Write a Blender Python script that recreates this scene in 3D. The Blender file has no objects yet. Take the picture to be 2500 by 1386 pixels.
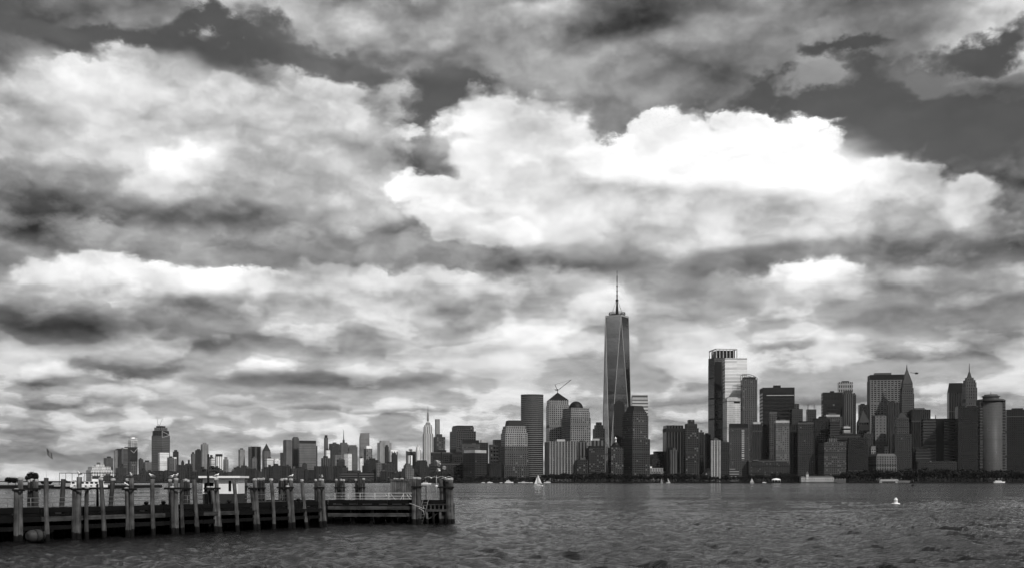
import bpy, bmesh, math, random
import numpy as np
from mathutils import Vector, Matrix
random.seed(7)
R = math.radians
C = bpy.context.scene.collection
sc = bpy.context.scene
# ------------------------------------------------------------------ camera
F = 2750.0            # focal length in photograph pixels (2500 wide)
CAMZ = 4.5
HY = 1172.3           # horizon row of the photograph
cam_d = bpy.data.cameras.new('camera')
cam_d.sensor_width = 36.0
cam_d.lens = 36.0 * F / 2500.0
cam_d.shift_y = (HY - 693.0) / 2500.0
cam_d.clip_start = 0.5
cam_d.clip_end = 60000.0
cam = bpy.data.objects.new('camera', cam_d)
cam.location = (0, 0, CAMZ)
cam.rotation_euler = (R(90), 0, 0)
C.objects.link(cam)
sc.camera = cam
sc.view_settings.view_transform = 'Standard'
sc.view_settings.look = 'None'
sc.view_settings.gamma = 1.0
sc.view_settings.exposure = 0.0
sc.view_settings.use_curve_mapping = False
sc.cycles.use_denoising = True
sc.cycles.use_adaptive_sampling = True
sc.cycles.adaptive_threshold = 0.02
sc.cycles.adaptive_min_samples = 8
sc.cycles.max_bounces = 5
sc.cycles.glossy_bounces = 3
sc.cycles.diffuse_bounces = 2
sc.cycles.sample_clamp_indirect = 4.0

def P(px, py, d):
    """a point at distance d whose place in the photograph is (px, py)"""
    return Vector(((px - 1250.0) / F * d, d, CAMZ + (HY - py) / F * d))

# ------------------------------------------------------------------ sun and sky
SUN_AZ, SUN_EL = R(146), R(42)      # measured clockwise from the view direction: behind the camera, to the right
sun_d = bpy.data.lights.new('sun', 'SUN')
sun_d.energy = 3.2
sun_d.angle = R(0.6)
sun_d.color = (1.0, 0.985, 0.965)
sun = bpy.data.objects.new('sun', sun_d)
to_sun = Vector((math.sin(SUN_AZ) * math.cos(SUN_EL), math.cos(SUN_AZ) * math.cos(SUN_EL), math.sin(SUN_EL)))
sun.rotation_euler = to_sun.to_track_quat('Z', 'Y').to_euler()
sun.location = (0, -20, 60)
C.objects.link(sun)

world = bpy.data.worlds.new('World')
sc.world = world
world.use_nodes = True
world.cycles.sampling_method = 'MANUAL'
world.cycles.sample_map_resolution = 256
wt = world.node_tree
wt.nodes.clear()
WL = wt.links.new

def wn(kind, **kw):
    n = wt.nodes.new(kind)
    for k, v in kw.items():
        setattr(n, k, v)
    return n

def wput(sock, v):
    if hasattr(v, 'is_linked'):
        WL(v, sock)
    else:
        sock.default_value = v

def wmath(op, a, b=0.0, c=None, clamp=False):
    n = wn('ShaderNodeMath', operation=op, use_clamp=clamp)
    wput(n.inputs[0], a)
    wput(n.inputs[1], b)
    if c is not None:
        wput(n.inputs[2], c)
    return n.outputs[0]

def wvec(op, a, b=None, s=None):
    n = wn('ShaderNodeVectorMath', operation=op)
    wput(n.inputs[0], a)
    if b is not None:
        wput(n.inputs[1], b)
    if s is not None:
        wput(n.inputs['Scale'], s)
    return n.outputs['Value'] if op in ('LENGTH', 'DOT_PRODUCT') else n.outputs[0]

def wmix(f, a, b):
    n = wn('ShaderNodeMix', data_type='FLOAT', clamp_factor=True)
    wput(n.inputs[0], f)
    wput(n.inputs[2], a)
    wput(n.inputs[3], b)
    return n.outputs[0]

def wsmooth(v, a, b, lo=0.0, hi=1.0):
    n = wn('ShaderNodeMapRange', interpolation_type='SMOOTHSTEP')
    wput(n.inputs[0], v)
    n.inputs[1].default_value, n.inputs[2].default_value = a, b
    n.inputs[3].default_value, n.inputs[4].default_value = lo, hi
    return n.outputs[0]

def wnoise(vec, scale, detail, rough, lac=2.1, color=False, dist=0.0):
    n = wn('ShaderNodeTexNoise', noise_dimensions='2D')
    WL(vec, n.inputs['Vector'])
    n.inputs['Scale'].default_value = scale
    n.inputs['Detail'].default_value = detail
    n.inputs['Roughness'].default_value = rough
    n.inputs['Lacunarity'].default_value = lac
    n.inputs['Distortion'].default_value = dist
    return n.outputs['Color'] if color else n.outputs[0]

def build_sky():
    tc = wn('ShaderNodeTexCoord')
    d = tc.outputs['Generated']
    sep = wn('ShaderNodeSeparateXYZ')
    WL(d, sep.inputs[0])
    dx, dy, dz = sep.outputs
    # clear air: the Sky Texture seen through a red filter, as the black-and-white photograph shows it
    sky = wn('ShaderNodeTexSky', sky_type='NISHITA')
    sky.sun_disc = False
    sky.sun_elevation = SUN_EL
    sky.sun_rotation = SUN_AZ
    sky.altitude = 0.0
    sky.air_density = 1.0
    sky.dust_density = 0.6
    sky.ozone_density = 1.5
    red = wn('ShaderNodeSeparateColor')
    WL(sky.outputs[0], red.inputs[0])
    clear = wmath('POWER', wmath('MULTIPLY', red.outputs[0], SKY_K), 1 / 2.2)
    # angles of the view direction
    az = wmath('ARCTAN2', dx, dy)
    el = wmath('ARCSINE', dz)
    ang = wn('ShaderNodeCombineXYZ')
    WL(az, ang.inputs[0]); WL(el, ang.inputs[1])
    # position on a cloud sheet, so that features shrink towards the horizon
    inv = wmath('DIVIDE', 1.0, wmath('ADD', wmath('ABSOLUTE', dz), 0.11))
    sheet = wn('ShaderNodeCombineXYZ')
    WL(wmath('MULTIPLY', dx, inv), sheet.inputs[0])
    WL(wmath('MULTIPLY', wmath('MULTIPLY', dy, inv), 0.66), sheet.inputs[1])
    sh = sheet.outputs[0]
    shift = wvec('ADD', sh, (0.012, 0.065, 0.0))
    def stretched(sx, sy, oy=0.0):
        n = wn('ShaderNodeVectorMath', operation='MULTIPLY_ADD')
        WL(ang.outputs[0], n.inputs[0])
        n.inputs[1].default_value = (sx, sy, 0)
        n.inputs[2].default_value = (3.7 + sx * .31, 1.3 + oy, 0)
        return n.outputs[0]
    # warps: billows for outlines, broad drift for the soft undersides
    near = wmath('ADD', wmath('MULTIPLY', el, 1.9), 0.20, clamp=True)      # warps die down towards the horizon
    w1 = wvec('SUBTRACT', wnoise(stretched(5.5, 10.5), 1.0, 4.0, 0.58, color=True), (0.5, 0.5, 0.5))
    w2 = wvec('SUBTRACT', wnoise(stretched(21, 32), 1.0, 6.0, 0.68, color=True), (0.5, 0.5, 0.5))
    warp = wvec('ADD', wvec('MULTIPLY', w1, (0.13, 0.085, 0)), wvec('MULTIPLY', w2, (0.036, 0.033, 0)))
    crisp = wvec('ADD', ang.outputs[0], wvec('SCALE', warp, s=near))
    drift = wvec('MULTIPLY', w1, (0.10, 0.05, 0))
    soft = wvec('ADD', ang.outputs[0], wvec('SCALE', drift, s=near))
    # cloud mass at three scales, finer rows nearer the horizon; each with the mass a little lower, for light from above
    hi = wsmooth(el, 0.10, 0.26)
    lo = wsmooth(el, 0.12, 0.03)
    def mass(oy, det):
        A = wnoise(stretched(6.5, 13, -oy), 1.0, det, 0.48)
        Bn = wnoise(stretched(12, 30, -oy), 1.0, det, 0.48)
        Cn = wnoise(stretched(23, 68, -oy), 1.0, det - 2, 0.5)
        return wmix(lo, wmix(hi, Bn, A), Cn)
    n1 = mass(0.0, 7.0)
    n1b = mass(0.16, 5.0)
    relief = wmath('SUBTRACT', n1b, n1)
    n2 = wnoise(sh, 1.1, 3.0, 0.5)
    def puffs(oy):
        vo = wn('ShaderNodeTexVoronoi', voronoi_dimensions='2D', feature='SMOOTH_F1')
        WL(wvec('MULTIPLY_ADD', w2, (0.55, 0.55, 0)) if False else wvec('ADD', stretched(17, 25, -oy), wvec('MULTIPLY', w2, (0.7, 0.7, 0))), vo.inputs['Vector'])
        vo.inputs['Scale'].default_value = 1.0
        vo.inputs['Detail'].default_value = 1.6
        vo.inputs['Roughness'].default_value = 0.55
        vo.inputs['Lacunarity'].default_value = 2.3
        vo.inputs['Smoothness'].default_value = 0.4
        return vo.outputs['Distance']
    pf = puffs(0.0)
    billow = wmath('SUBTRACT', pf, 0.50)                  # negative inside each puff
    relief_p = wmath('SUBTRACT', pf, puffs(0.22))         # tops of puffs catch the light
    # all-round cloud cover of the day
    cov = wsmooth(wmath('ADD', wmath('MULTIPLY', n2, 0.75), wmath('MULTIPLY', n1, 0.45)), 0.47, 0.60)
    sw = wn('ShaderNodeSeparateXYZ'); WL(w1, sw.inputs[0])
    body = wmath('ADD', wmath('MULTIPLY_ADD', sw.outputs[2], 1.9, 0.60), wmath('MULTIPLY', wmath('SUBTRACT', n1, 0.5), 1.6))
    L = wmix(cov, clear, body)
    full = wmath('MAXIMUM', cov, 0.65)
    sep_c = wn('ShaderNodeSeparateXYZ'); WL(crisp, sep_c.inputs[0])
    sep_s = wn('ShaderNodeSeparateXYZ'); WL(soft, sep_s.inputs[0])
    cv = {}
    for i, (cx, cy, rx, ry, rot, top, bot, sft, op) in enumerate(CLOUDS):
        if i % 8 == 0:                       # z only makes each batch wait for the one before
            for key, src in (('c', sep_c), ('s', sep_s)):
                q = wn('ShaderNodeCombineXYZ')
                WL(src.outputs[0], q.inputs[0]); WL(src.outputs[1], q.inputs[1]); WL(L, q.inputs[2])
                cv[key] = q.outputs[0]
        ddx, ddy = cx - 1250.0, HY - cy
        ca = math.atan2(ddx, F)
        ce = math.atan2(ddy, math.hypot(F, ddx))
        sx, sy = F / (rx * math.cos(ca) ** 2), F / (ry * math.cos(ca))
        v = cv['c' if sft < 0.45 else 's']
        n = wn('ShaderNodeVectorMath', operation='MULTIPLY_ADD')
        WL(v, n.inputs[0])
        if abs(rot) < 4:
            n.inputs[1].default_value = (sx, sy, 1e-9)
            n.inputs[2].default_value = (-ca * sx, -ce * sy, 0)
            loc = n.outputs[0]
        else:                                # tilted: y sheared along x
            t = -math.tan(R(rot))
            n.inputs[1].default_value = (1, 1, 1e-9)
            n.inputs[2].default_value = (-ca, -ce, 0)
            s3 = wn('ShaderNodeSeparateXYZ'); WL(n.outputs[0], s3.inputs[0])
            q = wn('ShaderNodeCombineXYZ')
            WL(wmath('MULTIPLY', s3.outputs[0], sx), q.inputs[0])
            WL(wmath('MULTIPLY', wmath('MULTIPLY_ADD', s3.outputs[0], t, s3.outputs[1]), sy), q.inputs[1])
            loc = q.outputs[0]
        r = wvec('LENGTH', loc)
        if sft < 0.45:
            r = wmath('MULTIPLY_ADD', billow, 0.42, r)
        mask = wsmooth(r, 1.0 + sft * 0.35, 1.0 - sft, 0.0, op)
        if top is None:
            val = clear
            full = wmath('MULTIPLY', full, wmath('SUBTRACT', 1.0, mask))
        else:
            if sft < 0.3:
                full = wmath('MAXIMUM', full, mask)
            if abs(top - bot) < 0.045:
                val = (top + bot) / 2
            else:
                s = wn('ShaderNodeSeparateXYZ')
                WL(loc, s.inputs[0])
                val = wsmooth(s.outputs[1], -0.8, 0.6, bot, top)
        L = wmix(mask, L, val)
    tex = wmath('ADD', wmath('MULTIPLY', wmath('SUBTRACT', n1, 0.5), 0.36), wmath('MULTIPLY', relief, 0.85))
    pfx = wmath('MULTIPLY_ADD', billow, -0.13, wmath('MULTIPLY', relief_p, 0.24))
    tex = wmath('MULTIPLY_ADD', pfx, wsmooth(el, 0.06, 0.16), tex)
    tex = wmath('ADD', tex, wmath('MULTIPLY', wsmooth(n1, 0.49, 0.57, -0.05, 0.06), wsmooth(el, 0.10, 0.22, 1.3, 0.8)))
    tex = wmath('MULTIPLY', tex, wsmooth(el, 0.0, 0.05, 0.75, 1.1))
    full = wmath('MAXIMUM', full, 0.10)
    L = wmath('ADD', L, wmath('MULTIPLY', wmath('ADD', tex, 0.035), full))
    # the brightest crowns roll off instead of clipping
    L = wmath('SUBTRACT', L, wmath('MULTIPLY', wmath('MAXIMUM', wmath('SUBTRACT', L, 0.86), 0.0), 0.36))
    L = wmath('MAXIMUM', L, 0.05)
    lin = wmath('POWER', L, 2.2)
    lin = wmath('MINIMUM', lin, 1.25)
    bg = wn('ShaderNodeBackground')
    comb = wn('ShaderNodeCombineColor')
    for i in range(3):
        WL(lin, comb.inputs[i])
    WL(comb.outputs[0], bg.inputs[0])
    bg.inputs[1].default_value = 1.0
    out = wn('ShaderNodeOutputWorld')
    WL(bg.outputs[0], out.inputs[0])

SKY_K = 0.055
# clouds of the day: centre, half sizes and tilt (given in photograph pixels, turned into sky angles above),
# brightness of crown and base, softness of the edge, opacity; brightness None = a hole of clear sky
CLOUDS = [
    (1250, 960, 2300, 330, 0, .78, .66, .5, .85),
    (1300, 330, 2200, 420, 0, .62, .62, .5, .55),
    (950, 610, 420, 70, 0, .66, .66, .6, .85),
    (1640, 740, 190, 120, 0, .62, .62, .7, .7),
    # upper sheet
    (1000, 70, 560, 90, 0, .60, .60, .6, .9),
    (1350, 120, 330, 110, 0, .68, .58, .44, .9),
    (1680, 150, 400, 95, 0, .68, .56, .40, .9),
    (1600, 40, 400, 55, 0, .30, .30, .9, .9),
    (2200, 75, 450, 60, 0, .50, .50, .7, .8),
    # holes
    (330, 85, 560, 80, 0, None, 0, .3, 1),
    (800, 150, 260, 45, -8, None, 0, .4, .85),
    (1100, 225, 165, 95, 0, None, 0, .3, 1),
    (1050, 330, 65, 80, 0, None, 0, .4, .95),
    (2150, 290, 520, 130, -4, None, 0, .2, 1),
    (2060, 142, 190, 28, 0, None, 0, .4, 1),
    (2440, 110, 180, 50, 8, None, 0, .4, 1),
    (900, 120, 300, 45, -8, .47, .47, .8, .7),
    (110, 55, 190, 30, 0, .40, .40, .8, .7),
    (2020, 205, 110, 46, -8, .64, .58, .35, .85),
    (2320, 200, 160, 45, 0, .50, .50, .4, .7),
    # great bank over the left
    (400, 380, 660, 270, 0, .85, .66, .16, 1),
    (790, 370, 270, 190, -12, .77, .77, .22, 1),
    (480, 195, 220, 60, -8, .90, .90, .7, .8),
    (120, 190, 150, 60, 0, .86, .86, .7, .7),
    (300, 330, 230, 75, 12, .66, .66, .9, .7),
    (110, 450, 260, 110, 0, .50, .50, .9, .8),
    (430, 405, 170, 50, 20, .95, .84, .4, .85),
    (800, 330, 170, 55, 0, .88, .88, .8, .7),
    (850, 470, 190, 70, 0, .68, .68, .9, .8),
    (500, 515, 360, 44, 0, .42, .42, .9, .85),
    (80, 535, 260, 65, -3, .24, .24, .9, .95),
    (400, 595, 430, 45, -5, .70, .62, .4, .8),
    # white bank over the river
    (1290, 360, 260, 150, 0, .95, .95, .22, 1),
    (1260, 440, 270, 110, 0, 1.02, .92, .4, 1),
    (1760, 500, 620, 140, 0, .88, .80, .28, 1),
    (1045, 468, 120, 42, 0, 1.08, 1.0, .28, 1),
    (1070, 530, 90, 60, 0, 1.04, .9, .25, 1),
    (1075, 395, 70, 50, 20, .56, .56, .42, .7),
    (2190, 505, 350, 118, -6, .84, .74, .20, 1),
    (1800, 385, 390, 125, -7, 1.10, .98, .16, 1),
    (1600, 355, 190, 90, 6, 1.08, 1.0, .18, 1),
    (1960, 400, 240, 90, -8, 1.06, 1.06, .6, .9),
    (1640, 475, 240, 42, -6, .60, .60, .9, .85),
    (1840, 505, 210, 42, -4, .54, .54, .9, .9),
    (2400, 475, 100, 60, 0, 1.02, .84, .28, 1),
    (2385, 550, 44, 34, 0, .98, .98, .7, .9),
    (1450, 540, 380, 75, 0, .90, .90, .7, .85),
    (1190, 575, 120, 40, 0, 1.04, .9, .28, 1),
    (1790, 590, 280, 38, 0, .88, .88, .7, .85),
    (1340, 640, 240, 40, 0, .62, .36, .6, .95),
    (2050, 640, 470, 50, 3, .56, .38, .6, .95),
    (2340, 600, 240, 60, 6, .44, .44, .9, .8),
    (2010, 685, 140, 45, 0, 1.04, .80, .28, 1),
    (2300, 690, 220, 50, 0, .66, .50, .35, .85),
    # second row
    (450, 692, 430, 66, 0, 1.08, .80, .18, 1),
    (110, 715, 150, 62, 0, .96, .70, .23, 1),
    (820, 705, 220, 62, -8, .90, .80, .23, 1),
    (1050, 712, 140, 62, 0, .94, .80, .23, 1),
    (1300, 735, 320, 70, 0, .84, .76, .35, .9),
    (560, 748, 220, 36, 0, .46, .46, .8, .9),
    (170, 800, 430, 58, -2, .30, .30, .8, .97),
    (480, 830, 240, 30, 0, .50, .50, .8, .75),
    (930, 770, 330, 60, 0, .84, .76, .4, .8),
    (1330, 825, 200, 45, 0, 1.0, .86, .4, .85),
    (1000, 852, 350, 22, 0, .58, .58, .8, .7),
    (1880, 725, 180, 50, 0, .76, .60, .35, .85),
    (2250, 770, 330, 45, 3, .54, .54, .8, .8),
    # lower rows
    (1440, 848, 100, 32, 0, .98, .70, .25, .95),
    (1630, 830, 100, 50, 0, .84, .70, .4, .8),
    (1890, 838, 110, 40, 0, .92, .48, .28, .95),
    (2400, 825, 140, 45, 0, .38, .38, .8, .85),
    (2180, 855, 190, 34, 0, .78, .52, .3, .8),
    (310, 880, 170, 36, 0, .62, .38, .3, .95),
    (90, 905, 90, 38, 0, .90, .46, .28, .95),
    (630, 893, 95, 34, 0, 1.04, .74, .25, .95),
    (780, 926, 340, 22, 0, .46, .46, .8, .85),
    (310, 955, 105, 34, 0, .90, .56, .25, .9),
    (100, 970, 140, 26, 0, .62, .40, .35, .9),
    (560, 975, 70, 18, 0, .86, .6, .3, .8),
    (120, 1105, 330, 70, 0, .54, .54, .8, .85),
    (1165, 1008, 66, 14, 0, .98, .98, .6, .9),
    (900, 1000, 320, 16, 0, .76, .50, .3, .8),
    (1650, 960, 220, 24, 0, .80, .52, .3, .8),
    (2120, 965, 330, 22, 0, .68, .42, .3, .85),
]
build_sky()
# ------------------------------------------------------------------ helpers
class MB:
    """collects shapes; build() links them as one mesh object"""
    def __init__(s):
        s.v, s.f, s.uv, s.sm = [], [], [], []
    def face(s, pts, uvs=None, smooth=False):
        i = len(s.v)
        s.v.extend([tuple(p) for p in pts])
        s.f.append(list(range(i, i + len(pts))))
        s.uv.extend(uvs if uvs else [(0.0, 0.0)] * len(pts))
        s.sm.append(smooth)
    def prism(s, poly, z0, z1, top=None, cap=True, bottom=False, smooth=False):
        """poly: counter-clockwise (x, y) list; top: another ring of the same length for a taper"""
        top = top or poly
        n = len(poly)
        u = 0.0
        for i in range(n):
            a, b = poly[i], poly[(i + 1) % n]
            c, e = top[(i + 1) % n], top[i]
            L = math.hypot(b[0] - a[0], b[1] - a[1])
            s.face([(a[0], a[1], z0), (b[0], b[1], z0), (c[0], c[1], z1), (e[0], e[1], z1)],
                   [(u, z0), (u + L, z0), (u + L, z1), (u, z1)], smooth)
            u += L
        if cap:
            s.face([(p[0], p[1], z1) for p in top])
        if bottom:
            s.face([(p[0], p[1], z0) for p in reversed(poly)])
        return s
    def box(s, x0, x1, y0, y1, z0, z1):
        return s.prism([(x0, y0), (x1, y0), (x1, y1), (x0, y1)], z0, z1, bottom=True)
    def beam(s, a, b, w, h, up=(0, 0, 1)):
        """a bar of rectangular section from a to b"""
        a, b = Vector(a), Vector(b)
        t = (b - a).normalized()
        upv = Vector(up)
        if abs(t.dot(upv)) > 0.97:
            upv = Vector((1, 0, 0))
        sx = t.cross(upv).normalized() * (w / 2)
        sy = sx.cross(t).normalized() * (h / 2)
        ra = [a + sx - sy, a - sx - sy, a - sx + sy, a + sx + sy]
        rb = [p + (b - a) for p in ra]
        for i in range(4):
            j = (i + 1) % 4
            s.face([ra[i], ra[j], rb[j], rb[i]], [(0, 0), (1, 0), (1, (b - a).length), (0, (b - a).length)])
        s.face(list(reversed(ra))); s.face(rb)
        return s
    def tube(s, pts, radii, n=8, caps=True, smooth=True):
        """round section along a path"""
        pts = [Vector(p) for p in pts]
        if not hasattr(radii, '__len__'):
            radii = [radii] * len(pts)
        rings = []
        for i, p in enumerate(pts):
            t = (pts[min(i + 1, len(pts) - 1)] - pts[max(i - 1, 0)]).normalized()
            ref = Vector((0, 0, 1)) if abs(t.z) < 0.9 else Vector((1, 0, 0))
            x = t.cross(ref).normalized(); y = x.cross(t).normalized()
            rings.append([p + (x * math.cos(k * 2 * math.pi / n) - y * math.sin(k * 2 * math.pi / n)) * radii[i] for k in range(n)])
        for i in range(len(rings) - 1):
            for k in range(n):
                m = (k + 1) % n
                s.face([rings[i][m], rings[i][k], rings[i + 1][k], rings[i + 1][m]], None, smooth)
        if caps:
            s.face(rings[0]); s.face(list(reversed(rings[-1])))
        return s
    def lathe(s, prof, n=16, c=(0, 0), smooth=True):
        """prof: (radius, z) from the bottom up"""
        for i in range(len(prof) - 1):
            (r0, z0), (r1, z1) = prof[i], prof[i + 1]
            for k in range(n):
                a, b = 2 * math.pi * k / n, 2 * math.pi * (k + 1) / n
                q = [(c[0] + r0 * math.cos(a), c[1] + r0 * math.sin(a), z0), (c[0] + r0 * math.cos(b), c[1] + r0 * math.sin(b), z0),
                     (c[0] + r1 * math.cos(b), c[1] + r1 * math.sin(b), z1), (c[0] + r1 * math.cos(a), c[1] + r1 * math.sin(a), z1)]
                per = 2 * math.pi * max(r0, r1)
                uv = [(per * k / n, z0), (per * (k + 1) / n, z0), (per * (k + 1) / n, z1), (per * k / n, z1)]
                if r0 < 1e-6:
                    q, uv = [q[0], q[2], q[3]], [uv[0], uv[2], uv[3]]
                elif r1 < 1e-6:
                    q, uv = q[:3], uv[:3]
                s.face(q, uv, smooth)
        return s
    def mesh(s, name, mat):
        me = bpy.data.meshes.new(name)
        me.from_pydata(s.v, [], s.f)
        uv = me.uv_layers.new(name='facade')
        uv.data.foreach_set('uv', np.array(s.uv, dtype=np.float32).ravel())
        me.polygons.foreach_set('use_smooth', s.sm)
        if any(s.sm):
            bm = bmesh.new(); bm.from_mesh(me)
            bmesh.ops.remove_doubles(bm, verts=bm.verts, dist=1e-4)
            bm.to_mesh(me); bm.free()
        me.materials.append(mat)
        me.update()
        return me
    def build(s, name, mat, parent=None, loc=None, rz=0.0, me=None):
        return put(name, s.mesh(name, mat), parent, loc, rz)

def put(name, me, parent=None, loc=None, rz=0.0):
    o = bpy.data.objects.new(name, me)
    C.objects.link(o)
    if parent is not None:
        o.parent = parent
    if loc is not None:
        o.location = loc
    if rz:
        o.rotation_euler = (0, 0, rz)
    return o

def tag(o, label=None, cat=None, group=None, kind=None):
    if label: o['label'] = label
    if cat: o['category'] = cat
    if group: o['group'] = group
    if kind: o['kind'] = kind
    return o

def thing(name, label, cat, loc=(0, 0, 0), rz=0.0, group=None):
    o = put(name, None, None, loc, rz)
    o.empty_display_size = 0.5
    return tag(o, label, cat, group)

def copy_tree(o, parent=None):
    c = o.copy()
    C.objects.link(c)
    c.parent = parent
    for ch in list(o.children):
        copy_tree(ch, c)
    return c

# ------------------------------------------------------------------ materials (grey: the photograph is black and white)
def T(srgb):
    """base colour that shows as this tone in the light of this day"""
    return min(0.82, srgb ** 2.75 / 0.68)

_mats = {}
def nodes_of(m):
    m.use_nodes = True
    nt = m.node_tree
    return nt, nt.nodes['Principled BSDF']

def plain(name, tone, rough=0.6, metal=0.0, var=0.25, scale=0.6, spec=0.3):
    """one tone with soft weathering"""
    key = ('plain', name)
    if key in _mats:
        return _mats[key]
    m = bpy.data.materials.new(name)
    nt, b = nodes_of(m)
    tc = nt.nodes.new('ShaderNodeTexCoord')
    n = nt.nodes.new('ShaderNodeTexNoise')
    n.inputs['Scale'].default_value = scale
    n.inputs['Detail'].default_value = 5
    nt.links.new(tc.outputs['Object'], n.inputs['Vector'])
    mr = nt.nodes.new('ShaderNodeMapRange')
    nt.links.new(n.outputs[0], mr.inputs[0])
    mr.inputs[1].default_value, mr.inputs[2].default_value = 0.3, 0.7
    c = T(tone)
    mr.inputs[3].default_value, mr.inputs[4].default_value = c * (1 - var), c * (1 + var)
    nt.links.new(mr.outputs[0], b.inputs['Base Color'])
    b.inputs['Roughness'].default_value = rough
    b.inputs['Metallic'].default_value = metal
    b.inputs['Specular IOR Level'].default_value = spec
    _mats[key] = m
    return m

def facade_group():
    g = bpy.data.node_groups.new('facade', 'ShaderNodeTree')
    I = g.interface
    for nm, dv in (('wall', .3), ('glass', .05), ('bay', 6), ('floor', 4), ('fx', .6), ('fy', .6), ('lit', .004), ('rough', .15), ('metal', 0.0), ('spandrel', 1.0)):
        k = I.new_socket(nm, in_out='INPUT', socket_type='NodeSocketFloat'); k.default_value = dv
    I.new_socket('shader', in_out='OUTPUT', socket_type='NodeSocketShader')
    gi = g.nodes.new('NodeGroupInput'); go = g.nodes.new('NodeGroupOutput')
    L = g.links.new
    def mt(op, a, b=0.0, c=None):
        n = g.nodes.new('ShaderNodeMath'); n.operation = op
        for k, v in enumerate((a, b) if c is None else (a, b, c)):
            if hasattr(v, 'is_linked'): L(v, n.inputs[k])
            else: n.inputs[k].default_value = v
        return n.outputs[0]
    uv = g.nodes.new('ShaderNodeUVMap'); uv.uv_map = 'facade'
    sp = g.nodes.new('ShaderNodeSeparateXYZ'); L(uv.outputs[0], sp.inputs[0])
    cu = mt('DIVIDE', sp.outputs[0], gi.outputs['bay']); cv = mt('DIVIDE', sp.outputs[1], gi.outputs['floor'])
    fu = mt('FRACT', cu); fv = mt('FRACT', cv)
    hx = mt('MULTIPLY', gi.outputs['fx'], 0.5); hy = mt('MULTIPLY', gi.outputs['fy'], 0.5)
    inx = mt('LESS_THAN', mt('ABSOLUTE', mt('SUBTRACT', fu, 0.5)), hx)
    iny = mt('LESS_THAN', mt('ABSOLUTE', mt('SUBTRACT', fv, 0.5)), hy)
    # wider piers between groups of bays, and plant floors without windows
    grp = mt('GREATER_THAN', mt('FRACT', mt('DIVIDE', mt('ADD', mt('FLOOR', cu), 0.5), 4.0)), 0.25)
    mech = mt('LESS_THAN', mt('FRACT', mt('DIVIDE', mt('ADD', mt('FLOOR', cv), 0.5), 13.0)), 0.08)
    mech = mt('MULTIPLY', mech, mt('LESS_THAN', gi.outputs['floor'], 50.0))
    far_bay = mt('GREATER_THAN', gi.outputs['bay'], 100.0)
    grp = mt('MAXIMUM', grp, far_bay)
    win = mt('MULTIPLY', mt('MULTIPLY', inx, iny), mt('SUBTRACT', 1.0, mech))
    cell = g.nodes.new('ShaderNodeCombineXYZ')
    L(mt('FLOOR', cu), cell.inputs[0]); L(mt('FLOOR', cv), cell.inputs[1])
    oi = g.nodes.new('ShaderNodeObjectInfo'); L(oi.outputs['Random'], cell.inputs[2])
    wh = g.nodes.new('ShaderNodeTexWhiteNoise'); wh.noise_dimensions = '3D'; L(cell.outputs[0], wh.inputs['Vector'])
    vary = mt('ADD', mt('MULTIPLY', mt('SUBTRACT', wh.outputs['Value'], 0.5), mt('MULTIPLY_ADD', gi.outputs['metal'], -1.1, 1.1)), 1.0)
    gl = mt('MULTIPLY', gi.outputs['glass'], vary)
    # blinds drawn or pale curtains behind some panes
    pale = mt('LESS_THAN', wh.outputs['Value'], gi.outputs['lit'])
    gl = mt('ADD', gl, mt('MULTIPLY', pale, 0.13))
    # weathered wall
    tc = g.nodes.new('ShaderNodeTexCoord')
    no = g.nodes.new('ShaderNodeTexNoise'); no.inputs['Scale'].default_value = 0.045; no.inputs['Detail'].default_value = 6
    mp = g.nodes.new('ShaderNodeMapping'); mp.inputs['Scale'].default_value = (1, 1, 0.4)
    L(tc.outputs['Object'], mp.inputs[0]); L(mp.outputs[0], no.inputs['Vector'])
    wv = mt('MULTIPLY_ADD', no.outputs[0], 0.9, 0.55)
    # rows under and over the windows a little off the tone of the piers
    row = g.nodes.new('ShaderNodeTexWhiteNoise'); row.noise_dimensions = '1D'; L(mt('FLOOR', mt('DIVIDE', cv, 6.0)), row.inputs['W'])
    wv = mt('MULTIPLY', wv, mt('MULTIPLY_ADD', row.outputs['Value'], 0.16, 0.92))
    sp_f = mt('ADD', mt('MULTIPLY', inx, mt('SUBTRACT', gi.outputs['spandrel'], 1.0)), 1.0)
    wa = mt('MULTIPLY', mt('MULTIPLY', gi.outputs['wall'], wv), mt('MULTIPLY', sp_f, mt('MULTIPLY_ADD', mech, -0.35, 1.0)))
    wa = mt('MULTIPLY', wa, mt('MULTIPLY_ADD', grp, -0.14, 1.10))
    mix = g.nodes.new('ShaderNodeMix'); mix.data_type = 'FLOAT'
    L(win, mix.inputs[0]); L(wa, mix.inputs[2]); L(gl, mix.inputs[3])
    cc = g.nodes.new('ShaderNodeCombineColor')
    for k in range(3): L(mix.outputs[0], cc.inputs[k])
    ro = mt('ADD', mt('MULTIPLY', win, mt('SUBTRACT', gi.outputs['rough'], 0.75)), 0.75)
    b = g.nodes.new('ShaderNodeBsdfPrincipled')
    L(cc.outputs[0], b.inputs['Base Color']); L(ro, b.inputs['Roughness'])
    L(mt('MULTIPLY', win, gi.outputs['metal']), b.inputs['Metallic'])
    # panes never lie quite in one plane, and each is set back from the wall
    geo = g.nodes.new('ShaderNodeNewGeometry')
    jit = g.nodes.new('ShaderNodeVectorMath'); jit.operation = 'MULTIPLY_ADD'
    L(wh.outputs['Color'], jit.inputs[0]); jit.inputs[1].default_value = (0.012,) * 3; jit.inputs[2].default_value = (-0.006,) * 3
    ad = g.nodes.new('ShaderNodeVectorMath'); ad.operation = 'ADD'; L(geo.outputs['Normal'], ad.inputs[0]); L(jit.outputs[0], ad.inputs[1])
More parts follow.
